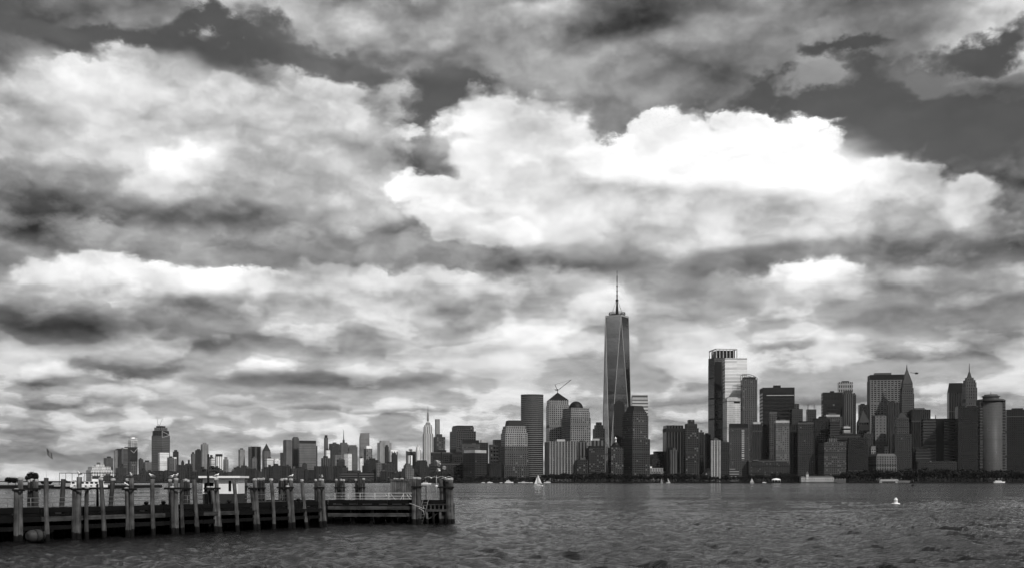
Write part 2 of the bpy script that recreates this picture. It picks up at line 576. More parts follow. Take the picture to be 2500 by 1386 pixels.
    bu = g.nodes.new('ShaderNodeBump'); bu.inputs['Strength'].default_value = 0.6; bu.inputs['Distance'].default_value = 0.35
    L(mt('SUBTRACT', 1.0, win), bu.inputs['Height']); L(ad.outputs[0], bu.inputs['Normal'])
    L(bu.outputs[0], b.inputs['Normal'])
    L(b.outputs[0], go.inputs[0])
    return g
FG = facade_group()

def fac(wall, glass=.12, bay=6., floor=4., fx=.6, fy=.6, lit=.004, rough=.15, metal=0., sp=1.):
    """wall and glass tones as they show in the photograph"""
    key = ('fac', wall, glass, bay, floor, fx, fy, lit, rough, metal, sp)
    if key in _mats:
        return _mats[key]
    m = bpy.data.materials.new('facade')
    m.use_nodes = True
    nt = m.node_tree
    nt.nodes.remove(nt.nodes['Principled BSDF'])
    g = nt.nodes.new('ShaderNodeGroup'); g.node_tree = FG
    vals = dict(wall=T(wall) * (1.35 if wall < .35 else 1.0), glass=glass if metal > 0.3 else T(glass) * .8, bay=bay, floor=floor, fx=fx, fy=fy, lit=lit, rough=rough, metal=metal, spandrel=sp)
    for k, v in vals.items():
        g.inputs[k].default_value = v
    nt.links.new(g.outputs[0], nt.nodes['Material Output'].inputs['Surface'])
    _mats[key] = m
    return m

ROOF = plain('roof', .16, .85, var=.3, scale=.1)
DARKROOF = plain('dark_roof', .11, .6, var=.3, scale=.1)
STEEL = plain('steel', .22, .45, .3)
PALE = plain('pale_concrete', .62, .8, var=.2, scale=.1)
WHITE = plain('white_paint', .93, .5, var=.08)
BLACK = plain('black_metal', .07, .5)
GREYP = plain('grey_panel', .33, .6, var=.15, scale=.3)

# ------------------------------------------------------------------ buildings
LAND = 2.0
def corner(px, d, v, target):
    """length along direction v (2-D) from the point seen at px, distance d, to where column `target` sees it"""
    X = (px - 1250) / F * d
    u = (target - 1250) / F
    return (u * d - X) / (v[0] - u * v[1])

def footprint(x0, xs, x1, d, deep=None):
    """local ring (counter-clockwise, first edge = right face) and world position of the near corner"""
    if xs is None:
        xs = x0 + 0.24 * (x1 - x0)
    a = math.atan2(xs - x0, x1 - xs)
    a = min(max(a, R(8)), R(70))
    u = (xs - 1250) / F
    th = math.atan(u)                     # bearing of the near corner
    er = (math.sin(th), math.cos(th)); et = (math.cos(th), -math.sin(th))
    dr = (et[0] * math.cos(a) + er[0] * math.sin(a), et[1] * math.cos(a) + er[1] * math.sin(a))
    dl = (-et[0] * math.sin(a) + er[0] * math.cos(a), -et[1] * math.sin(a) + er[1] * math.cos(a))
    W = corner(xs, d, dr, x1)
    D = corner(xs, d, dl, x0)
    if deep:
        D = max(D, deep)
    ring = [(0, 0), (dr[0] * W, dr[1] * W), (dr[0] * W + dl[0] * D, dr[1] * W + dl[1] * D), (dl[0] * D, dl[1] * D)]
    cx = sum(p[0] for p in ring) / 4; cy = sum(p[1] for p in ring) / 4
    ring = [(p[0] - cx, p[1] - cy) for p in ring]
    return ring, (u * d + cx, d + cy), W, D

def scaled(ring, s, t=None):
    t = s if t is None else t
    if s == t:
        return [(x * s, y * s) for x, y in ring]
    ax = Vector((ring[1][0] - ring[0][0], ring[1][1] - ring[0][1])).normalized()
    ay = Vector((ring[3][0] - ring[0][0], ring[3][1] - ring[0][1])).normalized()
    out = []
    for x, y in ring:
        p = Vector((x, y)); q = ax * (p.dot(ax) * s) + ay * (p.dot(ay) * t)
        out.append((q.x, q.y))
    return out

def zof(y, d):
    return CAMZ + (HY - y) / F * d

_rr = random.Random(11)
def building(kind, label, x0, xs, x1, y, d, mat, tiers=(), roof=None, pent=True, ribs=0, bands=0, bandmat=None, ribmat=None,
             mast=None, cap=None, tank=False, deep=None, roofmat=None, y0=None, frame=None, cat=None, group=None, lants=None, strip=None):
    ring, (cx, cy), W, D = footprint(x0, xs, x1, d, deep)
    dc = cy
    o = thing(kind, label, cat or kind.split('_')[-1], (cx, cy, LAND), 0, group)
    z = zof(y, d) - LAND
    zb = -1.0 if y0 is None else zof(y0, d) - LAND
    MB().prism(ring, zb, z).build('facade', mat, o)
    cur, zc, s = ring, z, 1.0
    rm = roofmat or ROOF
    if cap:                                   # a plain band round the top: (tone material, height px)
        h = cap[1] / F * d
        MB().prism(scaled(ring, 1.012), z - h, z + 0.6).build('parapet', cap[0], o)
    elif not tiers and not roof:
        pw = MB()
        n = 4
        for i in range(n):
            a, b = ring[i], ring[(i + 1) % n]
            pw.beam((a[0] * .995, a[1] * .995, z + .5), (b[0] * .995, b[1] * .995, z + .5), .6, 1.0)
        pw.build('parapet', mat, o)
    for t in tiers:
        sc_, yt = t[0], t[1]
        m2 = t[2] if len(t) > 2 else mat
        st = t[3] if len(t) > 3 else None
        cur = scaled(ring, sc_, st)
        z2 = zof(yt, d) - LAND
        MB().prism(cur, zc - .3, z2).build('tier', m2, o)
        zc = z2
        s = sc_
    if roof:
        zr = zof(roof[1], d) - LAND
        if roof[0] == 'pyramid':
            MB().prism(scaled(cur, 1.01), zc, zr, top=scaled(cur, .02), cap=True).build('roof', rm, o)
        elif roof[0] == 'mansard':
            MB().prism(scaled(cur, roof[3] if len(roof) > 3 else .97), zc, zr, top=scaled(cur, roof[2])).build('roof', rm, o)
        elif roof[0] == 'dome':
            r = min(W, D) * s * .5 * roof[2]
            H = zr - zc
            MB().lathe([(r * math.cos(k * math.pi / 16), zc + H * math.sin(k * math.pi / 16)) for k in range(9)], 28).build('roof', rm, o)
        elif roof[0] == 'wedge':              # one sloping side
            q = MB()
            a, b, c, e = [(p[0], p[1]) for p in cur]
            q.face([(a[0], a[1], zc), (b[0], b[1], zc), (b[0], b[1], zr), (a[0], a[1], zr)])
            q.face([(b[0], b[1], zc), (c[0], c[1], zc), (b[0], b[1], zr)])
            q.face([(a[0], a[1], zr), (b[0], b[1], zr), (c[0], c[1], zc), (e[0], e[1], zc)])
            q.face([(a[0], a[1], zr), (e[0], e[1], zc), (a[0], a[1], zc)])
            q.build('roof', rm, o)
    elif pent:
        k = _rr.uniform(.3, .55); h = _rr.uniform(3.5, 7.5) * d / 4500 + 1.5
        ox, oy = _rr.uniform(-.1, .1) * W, _rr.uniform(-.1, .1) * D
        r2 = [(p[0] + ox, p[1] + oy) for p in scaled(cur, k, _rr.uniform(.3, .6))]
        MB().prism(r2, zc - .2, zc + h).build('penthouse', rm if _rr.random() < .6 else GREYP, o)
        for kk in range(_rr.randint(1, 3)):
            fx, fy = _rr.uniform(-.36, .36), _rr.uniform(-.36, .36)
            ux = ((cur[1][0] - cur[0][0]) * fx + (cur[3][0] - cur[0][0]) * fy, (cur[1][1] - cur[0][1]) * fx + (cur[3][1] - cur[0][1]) * fy)
            w = _rr.uniform(.04, .09) * W
            MB().box(ux[0] - w, ux[0] + w, ux[1] - w, ux[1] + w, zc - .2, zc + _rr.uniform(1.5, 4.0)).build('plant_room', GREYP if kk else ROOF, o)
    if tank:
        for kx in (-.25, .22):
            tx = (cur[1][0] - cur[0][0]) * kx
            ty = (cur[1][1] - cur[0][1]) * kx
            tk = MB().lathe([(2.2, zc + 3.), (2.2, zc + 6.5), (0, zc + 8.5)], 10, (tx, ty)).build('water_tank', DARKROOF, o)
            lg = MB()
            for aa in range(4):
                lx, ly = tx + 1.6 * math.cos(aa * math.pi / 2), ty + 1.6 * math.sin(aa * math.pi / 2)
                lg.beam((lx, ly, zc - .2), (lx, ly, zc + 3.05), .3, .3)
            lg.build('tank_stand', DARKROOF, tk)
    if mast:
        zm = zof(mast, d) - LAND
        top = zc if not roof else zof(roof[1], d) - LAND
        MB().tube([(0, 0, top - 2), (0, 0, top + (zm - top) * .5), (0, 0, zm)], [d * .00045, d * .0003, d * .00016], 6).build('mast', STEEL, o)
    if ribs:
        rmt = ribmat or mat
        for fi, (a, b, L) in enumerate(((ring[0], ring[1], W), (ring[3], ring[0], D))):
            n = ribs if fi == 0 else max(2, int(round(ribs * D / W)))
            nx = ((b[1] - a[1]) / L, -(b[0] - a[0]) / L)
            rw = L / n * (.34 if isinstance(ribs, int) else .3)
            base_me = None
            for k in range(n + 1):
                f = k / n
                f = min(max(f, rw / L * .5), 1 - rw / L * .5)
                px_, py_ = a[0] + (b[0] - a[0]) * f, a[1] + (b[1] - a[1]) * f
                MB().beam((px_ + nx[0] * .35, py_ + nx[1] * .35, zb), (px_ + nx[0] * .35, py_ + nx[1] * .35, z + .4), rw, .9,
                          up=(nx[0], nx[1], 0)).build('rib', rmt, o)
    if bands:
        bm_ = bandmat or mat
        bh = (z - zb) / bands
        for k in range(bands):
            zz = zb + bh * (k + 1)
            if zof(1172, d) - LAND > zz:
                continue
            MB().prism(scaled(ring, 1.008), zz - bh * .42, zz, bottom=True).build('floor_band', bm_, o)
    if d < 3300 and not bands and not ribs:
        for kk in range(_rr.randint(1, 2)):
            zz = z * _rr.uniform(.62, .97) if kk else z * _rr.uniform(.2, .5)
            MB().prism(scaled(ring, 1.012), zz, zz + _rr.uniform(.9, 1.8), bottom=True).build('ledge', mat if _rr.random() < .3 else (GREYP if _rr.random() < .35 else DARKROOF), o)
    if strip:                                  # recessed dark strip on the right face: (from, to as shares, y top, y bottom, material)
        a, b = ring[0], ring[1]
        nx = ((b[1] - a[1]) / W, -(b[0] - a[0]) / W)
        f0, f1, yt, yb, sm = strip
        p0 = (a[0] + (b[0] - a[0]) * f0, a[1] + (b[1] - a[1]) * f0); p1 = (a[0] + (b[0] - a[0]) * f1, a[1] + (b[1] - a[1]) * f1)
        zt, zl = zof(yt, d) - LAND, zof(yb, d) - LAND
        MB().prism([(p0[0] + nx[0] * .5, p0[1] + nx[1] * .5), (p1[0] + nx[0] * .5, p1[1] + nx[1] * .5), (p1[0] - nx[0] * .5, p1[1] - nx[1] * .5), (p0[0] - nx[0] * .5, p0[1] - nx[1] * .5)], zl, zt, bottom=True).build('window_strip', sm, o)
    return o, ring, zc, W, D
# ------------------------------------------------------------------ ground
def water_material():
    m = bpy.data.materials.new('river_water')
    nt, b = nodes_of(m)
    L = nt.links.new
    geo = nt.nodes.new('ShaderNodeNewGeometry')
    b.inputs['Base Color'].default_value = (.006, .006, .006, 1)
    b.inputs['Roughness'].default_value = .16
    b.inputs['IOR'].default_value = 1.333
    b.inputs['Specular IOR Level'].default_value = .22
    prev = None
    for sc_, st, dist in ((.45, .6, .30), (1.7, 1.0, .20), (6.0, .9, .06)):
        mp = nt.nodes.new('ShaderNodeMapping'); mp.inputs['Scale'].default_value = (.75, 2.3, 1)
        mp.inputs['Rotation'].default_value = (0, 0, R(14))
        L(geo.outputs['Position'], mp.inputs[0])
        n = nt.nodes.new('ShaderNodeTexNoise'); n.inputs['Scale'].default_value = sc_; n.inputs['Detail'].default_value = 4
        n.inputs['Roughness'].default_value = .6
        L(mp.outputs[0], n.inputs['Vector'])
        bu = nt.nodes.new('ShaderNodeBump'); bu.inputs['Strength'].default_value = st; bu.inputs['Distance'].default_value = dist
        L(n.outputs[0], bu.inputs['Height'])
        if prev: L(prev.outputs[0], bu.inputs['Normal'])
        prev = bu
    L(prev.outputs[0], b.inputs['Normal'])
    # wind-ruffled and slick patches differ in roughness
    n = nt.nodes.new('ShaderNodeTexNoise'); n.inputs['Scale'].default_value = .012; n.inputs['Detail'].default_value = 3
    mp = nt.nodes.new('ShaderNodeMapping'); mp.inputs['Scale'].default_value = (.35, 1.6, 1)
    L(geo.outputs['Position'], mp.inputs[0]); L(mp.outputs[0], n.inputs['Vector'])
    mr = nt.nodes.new('ShaderNodeMapRange'); L(n.outputs[0], mr.inputs[0])
    mr.inputs[1].default_value, mr.inputs[2].default_value, mr.inputs[3].default_value, mr.inputs[4].default_value = .38, .62, .045, .13
    L(mr.outputs[0], b.inputs['Roughness'])
    return m

def build_water():
    wm = water_material()
    rng = np.random.default_rng(5)
    rows, cols = 820, 800
    d = 42.0 * np.exp(np.linspace(0, math.log(3300 / 42.0), rows))
    az = np.linspace(-R(33), R(33), cols)
    D, A = np.meshgrid(d, az, indexing='ij')
    X, Y = D * np.tan(A), D
    step = np.gradient(d)[:, None] * np.ones_like(A)
    Z = np.zeros_like(X)
    wind = R(205)
    for k in range(46):
        lam = 1.1 * (4.6 / 1.1) ** rng.random()
        th = wind + rng.normal(0, .55)
        amp = .0108 * lam ** .62
        kx, ky = math.cos(th) * 2 * math.pi / lam, math.sin(th) * 2 * math.pi / lam
        ph = rng.random() * 6.28
        fade = np.clip((lam / (2.2 * step)) - .6, 0, 1)
        w = np.sin(kx * X + ky * Y + ph)
        Z += amp * fade * (w - .22 * np.cos(2 * (kx * X + ky * Y + ph)))
    # long groups of higher and lower water
    g = .75 + .35 * np.sin(X * .031 + Y * .017 + 1.) * np.sin(Y * .043 - X * .011)
    Z *= g
    v = np.stack([X.ravel(), Y.ravel(), Z.ravel()], 1)
    i = np.arange((rows - 1) * (cols - 1))
    r, c = i // (cols - 1), i % (cols - 1)
    a = r * cols + c
    f = np.stack([a, a + 1, a + cols + 1, a + cols], 1)
    me = bpy.data.meshes.new('water')
    me.vertices.add(len(v)); me.vertices.foreach_set('co', v.astype(np.float32).ravel())
    me.loops.add(f.size); me.loops.foreach_set('vertex_index', f.astype(np.int32).ravel())
    me.polygons.add(len(f)); me.polygons.foreach_set('loop_start', np.arange(0, f.size, 4, dtype=np.int32))
    me.polygons.foreach_set('use_smooth', np.ones(len(f), dtype=bool))
    me.update(); me.validate()
    me.materials.append(wm)
    tag(put('water', me), kind='structure')
    q = MB(); q.face([(-30000, -8000, -.6), (30000, -8000, -.6), (30000, 40000, -.6), (-30000, 40000, -.6)])
    tag(q.build('open_water', wm), kind='structure')
build_water()

EARTH = plain('dark_ground', .12, .9, var=.4, scale=.02)
SEAWALL = plain('seawall_stone', .085, .8, var=.4, scale=.3)
shore = [(3000, 2540), (3000, 14000), (-4200, 14000), (-4200, 6500), (-2600, 5600), (-1250, 3300), (-860, 2330), (-100, 2330), (-60, 2480), (250, 2520), (800, 2535), (1400, 2530)]
ground = MB()
ground.face([(x, y, LAND) for x, y in shore])
for i in range(len(shore)):
    a, b = shore[i], shore[(i + 1) % len(shore)]
    ground.face([(a[0], a[1], -1), (b[0], b[1], -1), (b[0], b[1], LAND), (a[0], a[1], LAND)])
tag(ground.build('ground', EARTH), kind='structure')
isl = [(-340, 640), (-250, 650), (-232, 662), (-236, 760), (-420, 800), (-520, 700)]
q = MB(); q.face([(x, y, 1.7) for x, y in isl])
for i in range(len(isl)):
    a, b = isl[i], isl[(i + 1) % len(isl)]
    q.face([(a[0], a[1], -1), (b[0], b[1], -1), (b[0], b[1], 1.7), (a[0], a[1], 1.7)])
tag(q.build('island_ground', SEAWALL), kind='structure')

# ------------------------------------------------------------------ midtown, far up the river
B = building
def mid(*a, **k): return B(*a, **k)
g3 = lambda t, **k: fac(t, **{**dict(glass=t * .5, bay=9, floor=7.5, fx=.55, fy=.5, lit=.004), **k})
vs = lambda t, **k: fac(t, **{**dict(glass=t * .45, bay=8, floor=300, fx=.5, fy=1.1, lit=0), **k})
hs = lambda t, **k: fac(t, **{**dict(glass=t * .5, bay=900, floor=8, fx=1.1, fy=.5, lit=0), **k})

mid('terraced_building', 'white terraced building of stacked ragged decks by the far river', 210, 222, 275, 1146, 6300, fac(.74, glass=.24, bay=14, floor=9, fx=.7, fy=.42, lit=.1), tiers=((.86, 1138), (.4, 1132)), pent=False)
mid('office_block', 'mid grey block with stubby roof room beside the terraced white building', 253, 259, 276, 1117, 7200, g3(.36))
mid('office_block', 'small grey block peeping over the terraced white building', 236, 238, 245, 1128, 7400, g3(.38), pent=False)
mid('slim_tower', 'pale slim tower just behind a dark flared column', 278, 280, 290, 1098, 7600, g3(.50))
mid('slim_tower', 'dark narrow flared column tower in front of a pale slim tower', 287, 289, 297, 1097, 7100, g3(.14), tiers=((1.25, 1094),), pent=False)
mid('office_tower', 'grey glass tower with a pale band under its roof beside the construction tower', 296, 301, 322, 1092, 7200, hs(.34), cap=(PALE, 2))
mid('brick_block', 'dark low block with a smaller block on its roof below the flared column', 282, 289, 309, 1141, 6500, g3(.20), tiers=((.45, 1134),), pent=False)
mid('office_block', 'mottled grey block at the foot of the construction tower', 316, 321, 336, 1125, 6600, fac(.36, glass=.12, bay=11, floor=9, fx=.6, fy=.6, lit=.12), tiers=((.85, 1121, DARKROOF),), pent=False)
mid('office_block', 'plain grey tower with a small step between construction tower and glass giant', 338, 341, 350, 1120, 6900, vs(.28))
mid('office_block', 'pale grey wide block left of the glass giant with cranes', 350, 355, 371, 1127, 7400, g3(.44))
mid('office_tower', 'bright white faced tower standing against the glass giant with cranes', 386, 390, 413, 1104, 6500, hs(.88, glass=.7), tiers=(), pent=False, cap=(WHITE, 2))
mid('apartment_tower', 'grey tower with thin dark edge beside the bright white faced tower', 408, 414, 425, 1116, 6300, g3(.34))
mid('apartment_tower', 'thin tower with a gleaming white cap and sunlit side', 421, 423, 431, 1115, 6450, vs(.5, glass=.3), cap=(WHITE, 3))
mid('office_tower', 'dark stepped slab tower east of the glass giant', 422, 427, 436, 1101, 7600, g3(.17), tiers=((.55, 1097),), pent=False)
mid('brick_block', 'short black tower with a rounded top among low roofs', 442, 444, 450, 1127, 6200, g3(.15), roof=('dome', 1122, .95), roofmat=DARKROOF)
mid('brick_block', 'long low dark block with one small tower on its roof', 452, 456, 470, 1130, 6100, g3(.18), tiers=((.28, 1121),), pent=False)
mid('office_tower', 'mid grey tower tucked behind a black slab', 466, 469, 478, 1107, 7500, g3(.34))
mid('office_tower', 'plain black slab tower leaning against a tall pale tower', 476, 479, 491, 1098, 6900, g3(.12))
mid('apartment_tower', 'tall pale grey tower with notched roof rising behind the pier hut', 490, 494, 509, 1083, 7100, g3(.52), tiers=((.5, 1079),), pent=False)
mid('brick_block', 'dark stepped block beside the white striped tower', 511, 514, 521, 1114, 6500, g3(.2), tiers=((.6, 1109),), pent=False)
mid('apartment_block', 'white stepped block at the side of the striped tower', 512, 516, 527, 1120, 6200, hs(.82, glass=.3), tiers=((.6, 1117),), pent=False)
mid('apartment_tower', 'white tower with dark upright stripes and a black sign box on top', 525, 529, 544, 1113, 6100, vs(.9, glass=.28, bay=11, fx=.35), tiers=((.92, 1107, BLACK),), pent=False)
mid('apartment_tower', 'grey stepped tower with one sunlit white side by the striped tower', 545, 552, 558, 1120, 6250, g3(.5), tiers=((.6, 1114),), pent=False)
mid('office_tower', 'pale tower with tiny roof room standing alone against the clouds', 582, 586, 598, 1096, 7300, g3(.55), tiers=((.5, 1093, DARKROOF),), pent=False)
mid('office_tower', 'broad dark tower with two lighter upright stripes', 606, 612, 637, 1089, 7200, fac(.22, glass=.13, bay=34, floor=200, fx=.6, fy=1.1, lit=0), pent=False)
mid('office_block', 'grey squat block with a white base before the broad dark tower', 612, 616, 627, 1117, 6500, g3(.4))
mid('office_tower', 'grey tower under a steep black pyramid roof', 640, 646, 661, 1101, 6900, g3(.40), tiers=((.92, 1099),), roof=('pyramid', 1081), roofmat=DARKROOF)
mid('apartment_block', 'gleaming white low block below the pyramid roof', 646, 652, 668, 1118, 6200, hs(.9, glass=.6), pent=True)
mid('apartment_block', 'white broken up low block beside the gleaming one', 667, 671, 684, 1122, 6150, g3(.84, glass=.3), tiers=((.6, 1118),), pent=False)
mid('office_tower', 'narrow dark tower before a gridded grey tower', 684, 686, 692, 1104, 7300, g3(.2), pent=False)
mid('office_tower', 'grey gridded tower with one smooth pale face', 691, 699, 713, 1074, 7100, g3(.42, glass=.26), tiers=((.9, 1072),), pent=False)
mid('office_tower', 'dark grey tower with a hooked roof crane stub', 713, 718, 730, 1068, 7300, g3(.30), tiers=((.7, 1065),), pent=False)
mid('office_tower', 'black tower in front of the dark grey tower with stub', 713, 716, 730, 1094, 6800, g3(.14), pent=False)
mid('office_tower', 'wide flat grey slab with a black band along its top', 730, 731, 772, 1081, 6700, hs(.40, glass=.35, floor=10, fy=.25), tiers=((.99, 1074, fac(.12)),), pent=False, deep=60)
mid('brick_block', 'small dark arched block at the foot of the wide grey slab', 738, 741, 750, 1131, 5900, g3(.2), roof=('dome', 1128, .8), roofmat=DARKROOF)
mid('office_tower', 'dark slab edge tower right beside the wide grey slab', 767, 769, 775, 1087, 7000, g3(.2), pent=False)
mid('office_tower', 'slender tower with black cap and thin white line below it', 791, 794, 801, 1067, 7300, g3(.32), tiers=((.7, 1061, DARKROOF),), pent=False)
mid('office_block', 'dark block with dull top between slender tower and antenna tower', 803, 810, 827, 1082, 7200, g3(.22))
mid('office_tower', 'grey tower carrying a tall needle antenna on a lattice base', 827, 833, 851, 1083, 7400, g3(.34), tiers=((.75, 1079), (.22, 1072, STEEL)), pent=False, mast=1047)
mid('office_block', 'sloping topped grey block beside the antenna tower', 849, 852, 873, 1089, 7100, g3(.34), tiers=((.8, 1085),), pent=False)
mid('glass_tower', 'pale glass tower with a slanting crystal top', 877, 880, 902, 1068, 7300, hs(.48, glass=.42), roof=('wedge', 1056), roofmat=fac(.5, glass=.42))
mid('apartment_tower', 'speckled round cornered tower with a white sloping top', 888, 894, 909, 1094, 6500, fac(.42, glass=.12, bay=14, floor=12, fx=.6, fy=.6, lit=.25), tiers=((.85, 1087, WHITE),), pent=False)
mid('office_tower', 'faint pale broad tower with low step on its roof', 921, 928, 956, 1079, 8600, vs(.56, glass=.48), tiers=((.7, 1074),), pent=False)
mid('apartment_tower', 'dark slim tower before the white ribbed block', 939, 942, 949, 1089, 6700, g3(.16), tiers=((.6, 1085),), pent=False)
mid('office_block', 'white ribbed block with gleaming parapet', 949, 954, 971, 1097, 6900, vs(.82, glass=.36, bay=16), cap=(WHITE, 4), pent=False)
mid('brick_block', 'dark stepped block standing before the white ribbed block', 955, 959, 970, 1108, 6300, g3(.14), tiers=((.6, 1104),), pent=False)
mid('office_block', 'dark broad block with a thin white roof edge', 991, 995, 1015, 1099, 6900, g3(.22), cap=(WHITE, 1.5))
mid('clock_tower', 'white stone tower tapering to a small lantern top', 1015, 1018, 1027, 1097, 6500, vs(.86, glass=.55), tiers=((.8, 1090), (.45, 1086)), roof=('pyramid', 1083), roofmat=PALE)
mid('apartment_block', 'white ribbed stub tower among low roofs', 995, 998, 1007, 1111, 6000, vs(.8, glass=.3, bay=16), pent=False)
mid('slim_tower', 'very slim pale square tower behind the crane topped block', 1062, 1065, 1074, 1022, 9200, g3(.52, glass=.45), pent=False)
mid('office_tower', 'dark speckled tower with a roof crane beside the art deco giant', 1058, 1066, 1087, 1065, 5600, fac(.22, glass=.1, bay=12, floor=11, fx=.5, fy=.5, lit=.22), tiers=((.5, 1058),), pent=False)
# nearer rows in front of midtown
mid('warehouse', 'white topped dark striped block among the far roofs', 784, 790, 806, 1117, 6000, vs(.3, glass=.12, bay=12))
mid('apartment_block', 'gleaming white block stepping up behind the dark striped one', 793, 797, 806, 1098, 6600, hs(.88, glass=.7))
mid('apartment_block', 'grey square block with a bright left edge', 814, 818, 840, 1109, 6300, g3(.42))
mid('brick_block', 'dark chunky block before the bright edged square block', 822, 826, 842, 1121, 5600, g3(.17))
mid('apartment_block', 'white angular block catching the sun beside chunky dark blocks', 840, 850, 859, 1107, 6200, g3(.82, glass=.5))
mid('apartment_block', 'small leaning white block beside the stepped black ziggurat', 877, 879, 887, 1118, 6000, g3(.88, glass=.6))
mid('ziggurat_building', 'black stepped ziggurat block rising over the far bank', 884, 898, 934, 1135, 5000, g3(.09), tiers=((.82, 1127), (.6, 1121), (.3, 1117)), pent=False)
mid('office_block', 'grey gridded block on the far bank beside the ziggurat', 917, 920, 934, 1129, 4900, fac(.40, glass=.22, bay=8, floor=7, fx=.6, fy=.5))
mid('apartment_block', 'long dark gridded block on the far bank', 933, 940, 967, 1130, 4800, fac(.20, glass=.11, bay=7, floor=6, fx=.5, fy=.5, lit=.05), tank=True)
mid('stone_tower', 'grey stone stepped tower on the far bank with tall windows', 981, 990, 1011, 1142, 3900, fac(.40, glass=.13, bay=7, floor=6, fx=.45, fy=.6), tiers=((.72, 1134), (.5, 1130)), pent=False)
mid('brick_block', 'black bulky block in front of the art deco giant', 1015, 1024, 1044, 1125, 4600, g3(.09), tiers=((.8, 1122),), pent=False)
mid('warehouse', 'long flat grey pier shed along the far bank', 828, 832, 913, 1152, 3600, hs(.26, glass=.2), pent=False)

# landmarks of the skyline by column, to say which low block or tree is meant
MARKS = [(230, 'white terraced building'), (300, 'flared dark column tower'), (325, 'half built tower'), (360, 'pale wide block'), (398, 'glass tower with cranes'), (432, 'white capped thin tower'),
         (462, 'small roof tower'), (484, 'plain black slab'), (500, 'tall pale notched tower'), (535, 'white striped tower'), (590, 'lone pale tower'), (620, 'broad dark striped tower'),
         (652, 'pyramid roofed tower'), (702, 'gridded grey tower'), (722, 'tower with crane stub'), (750, 'wide flat grey slab'), (797, 'slender black capped tower'), (840, 'needle antenna tower'),
         (890, 'slanting crystal tower'), (935, 'faint broad tower'), (960, 'white ribbed block'), (1003, 'white stub tower'), (1045, 'art deco skyscraper'), (1075, 'very slim pale tower')]
DMARKS = [(1075, 'quoined dark block'), (1130, 'chamfered stone tower'), (1165, 'white banded block'), (1205, 'low black glass block'), (1255, 'flat mansard tower'), (1300, 'bow fronted tower'), (1365, 'white ribbed apartments'),
          (1420, 'half hidden ribbed block'), (1452, 'bright windowed block'), (1503, 'white lantern tower'), (1550, 'hat roofed tower'), (1580, 'low pale building'), (1645, 'notched cornice tower'), (1688, 'stepped brick tower'),
          (1732, 'stepped pyramid'), (1782, 'layered low block'), (1875, 'long gridded hotel'), (1945, 'clock tower pier house'), (1966, 'tall brick block'), (2030, 'ornate roofed hotel'), (2092, 'black sloping mass'),
          (2155, 'arched window building'), (2200, 'colonnaded stone tower'), (2285, 'round ended hall'), (2360, 'jet black slab'), (2420, 'silvery cylinder tower'), (2490, 'black tower past the cylinder')]
def near_mark(px, marks):
    return min(marks, key=lambda m: abs(m[0] - px))[1]

def far_bank_rows():
    rr = random.Random(23)
    rows = [(430, 465, 1136), (462, 500, 1146), (496, 512, 1143), (508, 533, 1137), (533, 572, 1147), (570, 600, 1135), (597, 618, 1140), (616, 640, 1149),
            (638, 660, 1139), (651, 700, 1135), (695, 722, 1139), (718, 752, 1144), (750, 790, 1139), (786, 830, 1137), (830, 880, 1143), (300, 345, 1155),
            (343, 395, 1147), (395, 432, 1152), (225, 300, 1160), (905, 942, 1150), (940, 985, 1147), (1008, 1045, 1141)]
    for i, (a, b, y) in enumerate(rows):
        x = a
        while x < b - 3:
            w = rr.uniform(11, 26)
            x1 = min(x + w, b + 3)
            t = rr.choice((.12, .14, .16, .19, .22))
            tone = {.12: 'black', .14: 'charcoal', .16: 'dark brown', .19: 'dark grey', .22: 'dull grey'}[t]
            pent = rr.random() < .6
            top = 'with a roof room' if pent else 'with a bare flat roof'
            lab = '%s %s low block %s under the %s' % ('wide' if x1 - x > 17 else 'narrow', tone, top, near_mark((x + x1) / 2, MARKS))
            building('brick_block', lab, x, None, x1, y + rr.uniform(-3, 7), rr.uniform(3900, 5200), g3(t, bay=rr.choice((6, 8, 10)), floor=rr.choice((5, 6))),
                     group='low blocks along the far bank', pent=pent)
            x = x1 - 2
far_bank_rows()

def glass_giant():
    """the tallest tower of the left group, unfinished, cranes on top"""
    d = 7000
    m = hs(.36, glass=.31, floor=11, fy=.3, rough=.12)
    ring, (cx, cy), W, D = footprint(370, 396, 415, d)
    o = thing('glass_tower', 'tall glass tower under construction with two cranes on its slanted top', 'tower', (cx, cy, LAND))
    z = lambda y: zof(y, d) - LAND
    MB().prism(ring, -1, z(1062)).build('facade', m, o)
    # left shaft up to the ragged floors
    c2 = scaled(ring, .86, .96)
    MB().prism(c2, z(1062) - .3, z(1050), top=scaled(c2, .97)).build('dark_storeys', fac(.13, glass=.08, bay=20, floor=9), o)
    MB().prism(scaled(ring, .72), z(1050) - .3, z(1042)).build('unfinished_storeys', fac(.42, glass=.16, bay=16, floor=8, fx=.6, fy=.6, lit=.2), o)
    MB().prism(scaled(ring, .5), z(1042) - .3, z(1038)).build('unfinished_storeys', DARKROOF, o)
    a, b = Vector(ring[0]), Vector(ring[1])
    w = MB()          # pale prow frame jutting from the right corner
    tip = (b.x * 1.0, b.y * 1.0, z(1060))
    w.beam((a.x * .95, a.y * .95, z(1052)), tip, 3, 3); w.beam(tip, (a.x, a.y, z(1067)), 3, 3); w.beam((a.x, a.y, z(1067)), (a.x * .95, a.y * .95, z(1052)), 2.5, 2.5)
    w.build('prow_frame', PALE, o)
    for (mx, jy, jx) in ((-18, 1013, -7), (-8, 1020, 18)):
        k = MB()
        k.beam((mx, 0, z(1042)), (mx, 0, z(1035)), 3, 3)
        k.beam((mx, 0, z(1037)), (mx + jx, 0, z(jy)), 2.2, 2.2)
        k.beam((mx, 0, z(1036)), (mx - jx * .35 - 4, 0, z(1034)), 3, 3)
        k.build('crane', PALE, o)
